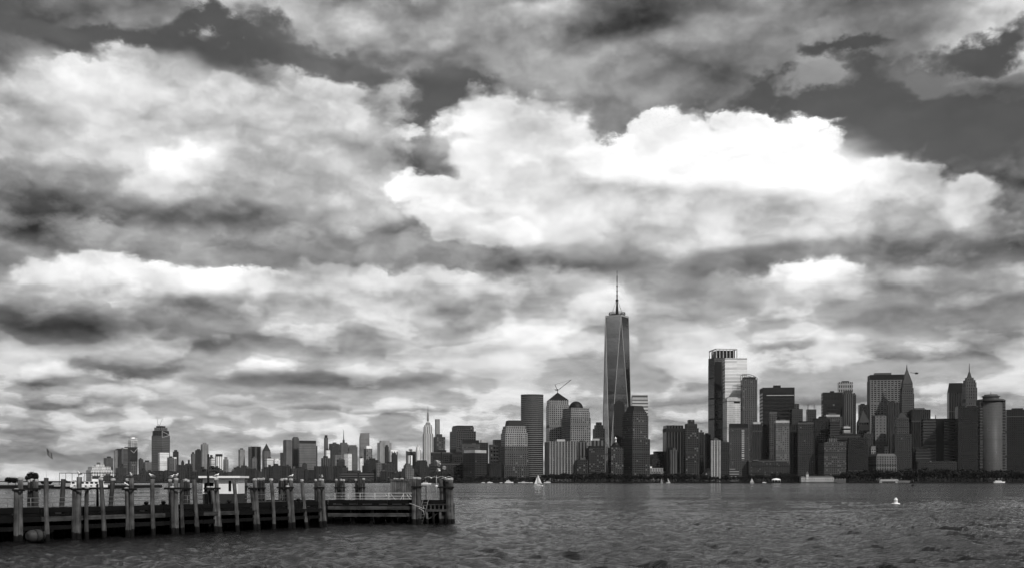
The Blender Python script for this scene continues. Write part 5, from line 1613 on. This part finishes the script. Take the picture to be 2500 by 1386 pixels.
# pier head
HX0, HX1, HYF, HYB = -19.3, -6.4, 118.2, 126.0
head = thing('timber_jetty', 'square timber pier head with two pale wales and slatted end bay', 'pier', (HX0, HYF, 0))
HL = HX1 - HX0
SPLIT = 9.0
for (a, b) in ((0, 3.1), (3.1, 6.2), (6.2, SPLIT), (SPLIT, HL)):
    MB().box(a + .02, b - .02, 0, .32, 2.10, 2.50).build('kerb_timber', TIMBERD, head)
    for (ba, bb) in ((a + .03, a + .5), (a + 1.5, b - .9)):
        MB().box(ba, bb, .05, .3, 1.995, 2.10).build('kerb_block', TIMBERD, head)
    if b <= SPLIT:
        MB().box(a + .02, b - .02, -.28 + rp.uniform(-.02, .02), -.02, 1.47 + rp.uniform(-.02, .02), 1.83).build('wale_timber', TIMBER, head)
        MB().box(a + .02, b - .02, -.26 + rp.uniform(-.02, .02), -.02, .74 + rp.uniform(-.02, .02), 1.11).build('lower_wale', TIMBER, head)
MB().box(0, HL, .06, .3, 1.42, 1.87).build('fascia_board', TIMBERD, head)
MB().box(SPLIT, HL, -.25, -.05, 1.95, 2.06).build('wale_timber', TIMBER, head)
MB().box(SPLIT, HL, -.27, -.05, 1.28, 1.52).build('wale_timber', TIMBER, head)
for k in range(8):
    x0 = SPLIT + .5 + k * .43
    MB().beam((x0, -.14, 1.40), (x0, -.14, 2.0), .16, .12, up=(0, -1, 0)).build('slat', TIMBER if k % 2 else PILE, head)
for k in range(5):
    x0 = SPLIT + .6 + k * .72
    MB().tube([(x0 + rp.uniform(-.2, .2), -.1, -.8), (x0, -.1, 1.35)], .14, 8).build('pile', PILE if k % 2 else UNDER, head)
for (xa, za, xb, zb) in ((SPLIT + .4, .35, SPLIT + 1.8, 1.2), (SPLIT + 1.2, .3, SPLIT + 2.6, 1.15)):
    MB().beam((xa, .1, za), (xb, .1, zb), .22, .12).build('brace', TIMBER, head)
xx = 0
while xx < HYB - HYF - .1:
    MB().box(.02, HL - .02, xx + .06, xx + .5, 1.87, 1.99).build('deck_plank', TIMBERD, head)
    xx += .45
for k in range(6):
    for yy in (.6, 3.4, 6.6):
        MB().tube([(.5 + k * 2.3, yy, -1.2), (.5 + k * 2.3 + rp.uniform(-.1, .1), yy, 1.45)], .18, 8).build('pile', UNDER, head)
for k in range(4):
    MB().tube([(2.6 + k * 2.0 + rp.uniform(-.3, .3), .35, -1.), (2.6 + k * 2.0, .35, 1.4)], .19, 9).build('pile', PILED if k % 2 else UNDER, head)
for yy in (.2, 3.0, 6.4):
    MB().box(0, HL, yy + .12, yy + .45, 1.43, 1.86).build('cross_beam', TIMBERD, head)

xx = 0.0
while xx < HL - .1:
    MB().box(xx + .01, min(xx + 1.3, HL) - .01, HYB - HYF - .4, HYB - HYF - .3, -1.2, 1.86).build('underdeck_shade_panel', TIMBERD, head)  # added dark panels, so the underside of the head looks shaded
    xx += 1.3
xx = 0.0
while xx < HYB - HYF - .5:
    MB().box(HL - .3, HL - .2, xx + .7, xx + 1.68, .35, 1.86).build('underdeck_shade_panel', TIMBERD, head)  # the same added shade panels down the end side
    xx += 1.0
# link back to the long pier
MB().box(-6.6, -.05, .0, .32, 2.10, 2.49).build('kerb_timber', TIMBERD, head)
MB().box(-6.6, -.05, .03, .3, 1.995, 2.10).build('kerb_block', TIMBERD, head)
MB().box(-6.6, -.05, .06, .3, 1.42, 1.86).build('fascia_board', TIMBERD, head)
for k in range(9):
    MB().box(-6.58, -.05, .34 + k * .45, .77 + k * .45, 1.87, 1.99).build('deck_plank', TIMBERD, head)
for k in range(5):
    MB().box(-6.6 + k * 1.6, -6.6 + (k + 1) * 1.6 - .02, .5, .6, -1.2, 1.86).build('underdeck_shade_panel', TIMBERD, head)  # added dark panels stand in for shade below the link
RAILW = plain('painted_rail', .66, .6, var=.25, scale=4)
# gangway rails on the pier head
gr = thing('gangway_railing', 'white pipe railing with slanted gangway struts on the pier head', 'railing', (HX0, HYF + 3.4, 1.99))
for zz in (.55, .85, 1.18):
    MB().tube([(.1, 0, zz), (9.3, 0, zz)], .032, 6).build('rail', RAILW, gr)
for x0 in (.2, 1.6, 2.9, 4.5, 6.0, 7.6, 9.2):
    MB().tube([(x0, 0, -.02), (x0, 0, 1.2)], .032, 6).build('post', RAILW, gr)
for (xa, xb) in ((5.6, 6.4), (6.2, 7.0), (7.6, 7.0), (8.2, 9.0), (7.9, 8.6)):
    MB().tube([(xa, .1, 1.1), (xb, .1, .05)], .035, 6).build('strut', RAILW, gr)

# ------------------------------------------------------------------ fender piles
rq0 = random.Random(31)
def make_pile(o, bx, by, tx, ty, ztop, r, mat, cap=True):
    """one pile as a part of o (o stands at world origin height 0 at its location)"""
    ox, oy = o.location.x, o.location.y
    pts, rad = [], []
    bow = rq0.uniform(-.09, .09)
    for f in (0, .15, .3, .45, .6, .75, .9, 1):
        pts.append((bx + (tx - bx) * f - ox + bow * math.sin(math.pi * f), by + (ty - by) * f - oy, -.9 + (ztop + .9) * f))
        rad.append(r * (1.06 - .12 * f) * rq0.uniform(.94, 1.06))
    po = MB().tube(pts, rad, 12).build('pile', mat, o)
    if cap and rq0.random() < .7:
        x, y = tx - ox, ty - oy
        MB().lathe([(r * .99, ztop - .16), (r * 1.03, ztop - .15), (r * 1.03, ztop + .015), (r * .75, ztop + .05), (0, ztop + .07)], 12, (x, y)).build('cap', CAP, po)
    return po

def top_z(py, d):
    return CAMZ + (HY - py) / F * d

def single(pb, ptop, ytop, r=.185, off=.3, label='single leaning fender pile with pale cap along the pier front', mat=None, group='single fender piles along the pier'):
    b = on_face(pb, off)
    t = on_face(ptop, off)
    d = b.y
    t = Vector(((ptop - 1250) / F * d, d))
    o = thing('fender_pile', label, 'pile', (b.x, b.y, 0), 0, group)
    make_pile(o, b.x, b.y, t.x, t.y, top_z(ytop, d), r, mat or PILE)
    return o, t, top_z(ytop, d)

def cluster(piles, yband, off=.3, label='', group=None, name='pile_cluster', base=None, mats=None):
    """piles: (px bottom, px top, y top, radius, extra towards the camera)"""
    c0 = on_face(piles[0][0], off) if base is None else base
    o = thing(name, label, 'pile cluster', (c0.x, c0.y, 0), 0, group)
    xs, ys, d0 = [], [], c0.y
    for i, (pb, ptop, ytop, r, ex) in enumerate(piles):
        d = d0 - ex
        bx, tx = (pb - 1250) / F * d, (ptop - 1250) / F * d
        make_pile(o, bx, d, tx, d, top_z(ytop, d), r, (mats[i] if mats else (PILE if i % 3 != 2 else PILED)))
        xs += [tx - r, tx + r]; ys += [d - r, d + r]
    zb = top_z(yband, d0)
    x0, x1, y0, y1 = min(xs) - .03 - c0.x, max(xs) + .03 - c0.x, min(ys) - .03 - c0.y, max(ys) + .03 - c0.y
    q = MB()
    q.beam((x0, y0, zb), (x1, y0, zb), .06, .16); q.beam((x0, y1, zb), (x1, y1, zb), .06, .16)
    q.beam((x0, y0, zb - .001), (x0, y1, zb - .001), .06, .155); q.beam((x1, y0, zb - .001), (x1, y1, zb - .001), .06, .155)
    q.build('iron_band', IRON, o)
    return o
tops_for_birds = {}
for i, (pb, ptp, yt) in enumerate(((118.5, 113, 1165), (256, 246, 1166), (376, 372, 1168), (484, 474, 1169), (581, 571, 1170), (669, 662, 1168), (752, 737, 1170))):
    tops_for_birds['s%d' % i] = single(pb, ptp, yt, .195 if i == 3 else .18, label=('single leaning fender pile below the striped flag', 'single leaning fender pile before the ferry stern', 'single leaning fender pile with a gull on it', 'single thick fender pile between the bollards and the hut', 'single leaning fender pile against the hut door side', 'single thin fender pile past the white hut below the pyramid roof', 'single strongly leaning fender pile nearest the jetty')[i])
CLL = ['bound pair of fender piles at the landward end beside the barrel float', 'three pile fender group with a gull standing before the passenger ferry', 'three pile fender group with two gulls below the half built tower',
       'four pile fender group with two gulls beside the white hut', 'three pile fender group right in front of the white hut', 'gull free bound pile pair just past the white hut',
       'bound pile pair with one gull below the gridded grey tower', 'bound pile pair with one gull where the jetty begins']
gp = 'bound pile pairs along the pier'
for i, ps in enumerate((
        [(49, 50, 1165, .19, 0), (40, 40, 1193, .18, .2)],
        [(193, 194, 1163, .21, 0), (180, 182, 1188, .17, .25), (213, 212, 1188, .16, -.3)],
        [(322, 321, 1166, .19, 0), (311, 309, 1190, .17, .25), (314, 312, 1168, .17, -.35)],
        [(433, 430, 1167, .19, 0), (424, 420, 1187, .18, .25), (448, 444, 1170, .18, -.5), (418, 415, 1170, .17, -.5)],
        [(540, 528, 1167, .2, 0), (530, 518, 1187, .18, .25), (512, 509, 1187, .17, -.3)],
        [(633, 622, 1168, .2, 0), (624, 613, 1186, .18, .25)],
        [(718, 710, 1168, .2, 0), (708, 702, 1185, .18, .25)],
        [(794, 786, 1169, .2, 0), (785, 779, 1186, .18, .25)])):
    yb = [1195, 1193, 1193, 1191, 1191, 1191, 1189, 1189][i]
    cluster(ps, yb, .3, CLL[i], gp)
# clusters on the far side
FCL = ['banded pile group behind the pier by the barrel float', 'banded pile group behind the pier left of the hut wall', 'small banded pile group behind the hut corner', 'banded pile group behind the pier below the broad dark tower', 'banded pile group behind the pier below the gridded tower', 'banded pile group behind the last leaning fender pile', 'banded pile group standing alone behind the gangway rail', 'banded pile group with a black stub post behind the gangway rail']
fgp = 'pile groups behind the pier'
rq = random.Random(8)
for fi, (x0, x1, yt, yb) in enumerate(((70, 92, 1170, 1192), (446, 462, 1170, 1192), (590, 604, 1170, 1187), (628, 646, 1167, 1190), (680, 701, 1168, 1189), (768, 784, 1169, 1190), (818, 842, 1170, 1189), (866, 891, 1168, 1189))):
    d = 12375 / (1172.3 + 30 * 1.0 - HY + 60) * 0 + on_face(min(max((x0 + x1) / 2, 60), 790)).y + (7.5 if x0 < 800 else 16)
    n = max(2, int((x1 - x0) / 5.2))
    ps = [(x0 + (x1 - x0) * (k + .5) / n + rq.uniform(-.5, .5), x0 + (x1 - x0) * (k + .5) / n, yt + rq.uniform(-1.2, 1.2), .15, rq.uniform(-.25, .25)) for k in range(n)]
    base = Vector((((x0 + x1) / 2 - 1250) / F * d, d))
    cluster(ps, yb, 0, FCL[fi], fgp, base=base, mats=[PILED] * n)
for (pb, ptp) in ((147, 155), (268, 276), (556, 563)):
    b = on_face(pb); d = b.y + 7
    o = thing('fender_pile', 'lone slanting pile standing behind the pier', 'pile', ((pb - 1250) / F * d, d, 0), 0, 'lone piles behind the pier')
    make_pile(o, (pb - 1250) / F * d, d, (ptp - 1250) / F * d, d, top_z(1168, d), .2, PILED)
# the two big clusters of the pier head
cluster([(1012, 1013, 1165, .30, 0), (1022, 1021, 1165, .30, .1), (1017, 1017, 1166, .28, -.5)], 1187, 0, 'stout pile cluster with rope at the corner of the pier head', None, base=Vector(((1017 - 1250) / F * 117.6, 117.6)))
cluster([(1078, 1077, 1167, .26, -.4), (1086, 1084, 1166, .26, -.5), (1096, 1092, 1167, .30, 0), (1106, 1100, 1167, .28, -.1), (1090, 1090, 1168, .26, -.9)], 1188, 0,
        'broad five pile cluster with white streaked caps at the end of the pier', None, base=Vector(((1090 - 1250) / F * 118.2, 118.2)))
# rope round the corner cluster
q = MB()
c = Vector(((1017 - 1250) / F * 117.6, 117.6))
pts = []
for k in range(25):
    a = R(200) + k / 24 * R(320)
    pts.append((.78 * math.cos(a), .72 * math.sin(a) - .1, 2.15 - .55 * math.sin(k / 24 * math.pi) ** 2 * (1 if k < 14 else .6)))
pts += [(.75, -.65, 1.4), (.85, -.72, 1.0)]
q.tube(pts, .035, 6)
ro = q.build('mooring_rope', PALE, None, (c.x, c.y, 0)); tag(ro, 'pale mooring rope slung round the corner pile cluster', 'rope')
# ladder
c = P(1036, 1172, 117.4)
la = thing('ladder', 'grey metal ladder leaning up the slatted end bay of the pier head', 'ladder', (c.x, c.y, 0))
for s in (-.28, .28):
    MB().tube([(s - .55, 0, -.2), (s + .35, .5, 3.5)], .04, 6).build('side_rail', RAILM, la)
for k in range(11):
    f = .06 + k * .085
    MB().tube([(-.28 - .55 + .9 * f, .5 * f, -.2 + 3.7 * f), (.28 - .55 + .9 * f, .5 * f, -.2 + 3.7 * f)], .025, 6).build('rung', RAILM, la)
# gate frame beside the ladder
c = P(1030, 1172, 121)
gf = thing('gate_frame', 'dark square gate frame standing behind the ladder', 'gate', (c.x, c.y, 1.99))
MB().beam((-.45, 0, 0), (-.45, 0, 1.9), .08, .08).build('post', IRON, gf); MB().beam((.45, 0, 0), (.45, 0, 1.9), .08, .08).build('post', IRON, gf)
MB().beam((-.49, 0, 1.94), (.49, 0, 1.94), .08, .08).build('lintel', IRON, gf); MB().beam((-.41, 0, .9), (.41, 0, .9), .05, .05).build('crossbar', IRON, gf)
# plank bulkhead behind the pier head
d = 131
c = P(953, 1172, d)
bk = thing('plank_bulkhead', 'upright plank bulkhead with pale top beam behind the pier head', 'bulkhead', (c.x, c.y, 0))
wt_ = 54 / F * d
z1 = top_z(1173, d)
for k in range(13):
    x0 = wt_ * k / 13
    MB().box(x0 + .012, x0 + wt_ / 13 - .012, rp.uniform(-.03, .03), .12, -.6, z1 + rp.uniform(-.03, .02)).build('plank', PLANK, bk)
MB().box(-.05, wt_ + .05, -.08, .2, z1 + .03, z1 + .22).build('top_beam', PILE, bk)
for x0 in (.3, wt_ / 2, wt_ - .3):
    MB().tube([(x0, .4, -1.), (x0, .4, z1)], .16, 8).build('pile', UNDER, bk)
for k in range(5):
    MB().lathe([(.16, z1 + .2), (.16, z1 + .34), (.0, z1 + .38)], 8, (.5 + k * .22 * 1.0, .1)).build('bollard_head', CAP, bk)

# white hut on the pier
b = on_face(539)
hut_d = b.y + 4.2
c = P(538, 1172, hut_d)
hut = thing('pier_hut', 'white flat roofed hut with dark window behind the pier railing', 'hut', (c.x, c.y, 1.99))
s = hut_d / F
hw = 43 * s
z = lambda y: top_z(y, hut_d) - 1.99
HUTW = plain('hut_white', .86, .6, var=.08, scale=.8)
MB().box(-hw, hw, 0, 2.6, 0, z(1204)).build('lower_wall', plain('hut_plinth', .24, .7), hut)
wl = MB().box(-hw, hw, -.01, 2.61, z(1204), z(1165)).build('wall', HUTW, hut)
MB().box(-50 * s, 51 * s, -.5, 3.1, z(1165.4), z(1160.6)).build('roof', HUTW, hut)
MB().box(-hw + .16, -hw + 1.02, -.06, .03, z(1198), z(1177)).build('window', GLASSD, wl)
MB().box(hw * .48, hw * .62, -.06, .03, z(1197), z(1172)).build('door', plain('hut_door', .12, .5), wl)
MB().box(-hw + .1, -hw + 1.08, -.09, .02, z(1200), z(1198)).build('window_sill', GREYP, wl)

# lamp posts
def lamp(px, ytop, d, label, arms):
    c = P(px, 1172, d)
    o = thing('lamp_post', label, 'lamp post', (c.x, c.y, 1.99))
    zt = top_z(ytop, d) - 1.99
    MB().tube([(0, 0, 0), (0, 0, zt)], [.11, .085], 10).build('post', BLACK, o)
    MB().lathe([(.2, 0), (.2, .12), (.12, .2)], 10).build('base', BLACK, o)
    for (ax, ay, az) in arms:
        am = MB().tube([(0, 0, az), (ax * .8, ay, az + .1), (ax, ay, az + .06)], .035, 6).build('arm', BLACK, o)
        MB().lathe([(.02, az + .14), (.16, az + .08), (.2, az - .05), (.05, az - .08)], 10, (ax, ay)).build('lamp_head', WHITE if label.startswith('tall') else BLACK, am)
    return o
lamp(508.5, 1107, on_face(520).y + 4.4, 'black lamp post with short arms rising behind the white hut', ((.5, 0, 1.55 + 2.1), (-.4, 0, 1.35 + 2.1), (.75, .2, 1.2 + 2.1)))
lp = lamp(1078, 1103, 121.5, 'tall dark lamp post with pale floodlights at the pier end', ((-.5, -.1, 4.25), (.28, -.1, 3.85), (-.28, -.1, 3.6)))
for (fx_, fz_, fs_) in ((-.55, 4.5, .30), (-.25, 4.28, .22), (.32, 3.95, .2), (-.4, 3.72, .16)):
    MB().tube([(fx_ * .3, .05, fz_ + .06), (fx_ * .8, -.1, fz_ + .02), (fx_ * 1.15, -.3, fz_ - .06)], [fs_ * .3, fs_ * .75, fs_], 10).build('floodlight', CAP, lp)
lamp(238, 1180, on_face(238).y + 1.2, 'thin black post standing on the pier deck near the ferry', ())
lamp(875, 1152, 128, 'black stub post above the far pile groups', ())
# pale barrel float under the pier edge
b = on_face(88, .7)
o = thing('barrel_float', 'pale bulging barrel float lying under the pier edge', 'float', (b.x, b.y, .42), ang)
MB().tube([(-.75, 0, 0), (-.7, 0, 0), (-.45, 0, 0), (0, 0, 0), (.4, 0, .03), (.62, 0, .05), (.66, 0, .05)], [.2, .32, .46, .5, .44, .3, .16], 16).build('drum', plain('float_plastic', .26, .6, var=.5, scale=2.), o)
for x0 in (-.2, .3):
    MB().tube([(x0, 0, .0), (x0 + .05, 0, .0)], .515, 16).build('hoop', IRON, o)
# small fittings on deck: cleats and bollards
for i, px in enumerate((357, 399, 560, 729)):
    b = on_face(px, -2.2)
    o = thing('mooring_bollard', 'small black mooring bollard on the pier deck', 'bollard', (b.x, b.y, 1.99), 0, 'bollards on the pier deck')
    MB().lathe([(.2, 0), (.2, .06), (.11, .1), (.11, .5), (.2, .58), (.2, .72), (.1, .78), (0, .78)], 12).build('post', IRON, o)
    MB().tube([(-.3, 0, .45), (.3, 0, .45)], .05, 8).build('crossbar', IRON, o)

# ------------------------------------------------------------------ birds
GULLW = plain('gull_white', .95, .8, var=.05)
GULLG = plain('gull_grey', .42, .8, var=.1)
CORM = plain('cormorant_black', .05, .6)
BEAK = plain('beak', .4, .5)
def bird_meshes(body, wing, up=.0):
    b = MB().tube([(-.25, 0, .11), (-.16, 0, .14), (-.05, 0, .165), (.06, 0, .19), (.13, 0, .23 + up * .3), (.165, 0, .28 + up), (.19, 0, .315 + up), (.22, 0, .315 + up), (.245, 0, .31 + up)],
                  [.012, .05, .085, .09, .066, .045, .046, .036, .012], 10).mesh('body', body)
    w = []
    for s in (-1, 1):
        w.append(MB().tube([(-.3, s * .03, .12), (-.15, s * .075, .165), (.02, s * .085, .2), (.1, s * .07, .21)], [.008, .035, .05, .015], 8).mesh('wing', wing))
    bk_ = MB().tube([(.24, 0, .308 + up), (.29, 0, .295 + up)], [.014, .003], 6).mesh('beak', BEAK)
    lg = [MB().tube([(0.02, s * .03, .1), (0.03, s * .03, 0)], .008, 5).mesh('leg', BEAK) for s in (-1, 1)]
    return b, w, bk_, lg
GM = bird_meshes(GULLW, GULLG); CM = bird_meshes(CORM, CORM, .06)
def bird(name, label, pos, rz, M_, group=None, s=1.0):
    o = thing(name, label, 'bird', pos, rz, group); o.scale = (s, s, s)
    put('body', M_[0], o)
    for w in M_[1]: put('wing', w, o)
    put('beak', M_[2], o)
    for l in M_[3]: put('leg', l, o)
    return o
lab = 'white gull perched on a fender pile'
for i, (px, yt, ex) in enumerate(((194, 1163, 0), (321, 1166, 0), (372, 1168, 0), (418, 1170, .5), (430, 1167, 0), (528, 1167, 0), (710, 1168, 0), (786, 1169, 0), (309, 1190, -.25))):
    base_px = {194: 193, 321: 322, 372: 376, 418: 433, 430: 433, 528: 540, 710: 718, 786: 794, 309: 322}[px]
    d = on_face(base_px, .3).y + ex
    bird('gull', lab, ((px - 1250) / F * d, d, top_z(yt, d) + .065), rp.uniform(-2.8, 3.1), GM, 'gulls perched on the fender piles', 1.15)
d = 131.1
for k, px in enumerate((972, 977)):
    bird('cormorant', 'black cormorant standing on the plank bulkhead', ((px - 1250) / F * d, d, top_z(1173, d) + .22), .5 + k, CM, 'cormorants on the bulkhead', 1.25)
bird('cormorant', 'black cormorant on the roped corner cluster', ((1019 - 1250) / F * 117.6, 117.6, top_z(1165, 117.6) + .07), 2.4, CM, None, 1.3)
for k, px in enumerate((1090, 1101)):
    bird('cormorant', 'black cormorant on the five pile cluster', ((px - 1250) / F * 118.4, 118.4 - (.2 if k == 0 else 0), top_z(1167, 118.3) + .07), .4 + 2 * k, CM, 'cormorants on the five pile cluster', 1.2)
def flying_gull(label, px, py, d, rz, s, bank):
    c = P(px, py, d)
    o = thing('gull', label, 'bird', c, rz); o.scale = (s, s, s)
    MB().tube([(-.25, 0, 0), (-.12, 0, .01), (0, 0, 0), (.12, 0, 0), (.2, 0, .01), (.26, 0, 0)], [.02, .05, .075, .065, .045, .01], 10).build('body', GULLW, o)
    for sd in (-1, 1):
        q = MB()
        pr = [(0, .0, .1), (.28, .10, .09), (.52, .07, .05), (.72, -.02, .01)]
        for (y0, z0, w0), (y1, z1, w1) in zip(pr, pr[1:]):
            a = [(.04 + w0, sd * y0, z0 + .03), (.04 - w0 * 1.1, sd * y0, z0 + .03), (.04 - w1 * 1.1 - .06 * y1, sd * y1, z1 + .03), (.04 + w1 - .06 * y1, sd * y1, z1 + .03)]
            q.face(a)
        wo = q.build('wing', GULLW, o); wo.modifiers.new('thickness', 'SOLIDIFY').thickness = .018
    return o
flying_gull('white gull gliding with spread wings beside the pier end', 1053, 1165.5, 117, R(80), 1.0, 0)
flying_gull('white gull with raised wings landing on the five pile cluster', 1087, 1165, 117.3, R(95), 1.1, 0)

# ------------------------------------------------------------------ haze over the harbour
hz = bpy.data.materials.new('haze')
hz.use_nodes = True
hz.node_tree.nodes.clear()
ho = hz.node_tree.nodes.new('ShaderNodeOutputMaterial')
hv = hz.node_tree.nodes.new('ShaderNodeVolumePrincipled')
hv.inputs['Color'].default_value = (.9, .9, .9, 1)
hv.inputs['Density'].default_value = 7e-6
hv.inputs['Anisotropy'].default_value = .2
hz.node_tree.links.new(hv.outputs[0], ho.inputs['Volume'])
tag(MB().box(-9000, 9000, -400, 14500, -3, 700).build('haze', hz), kind='stuff')
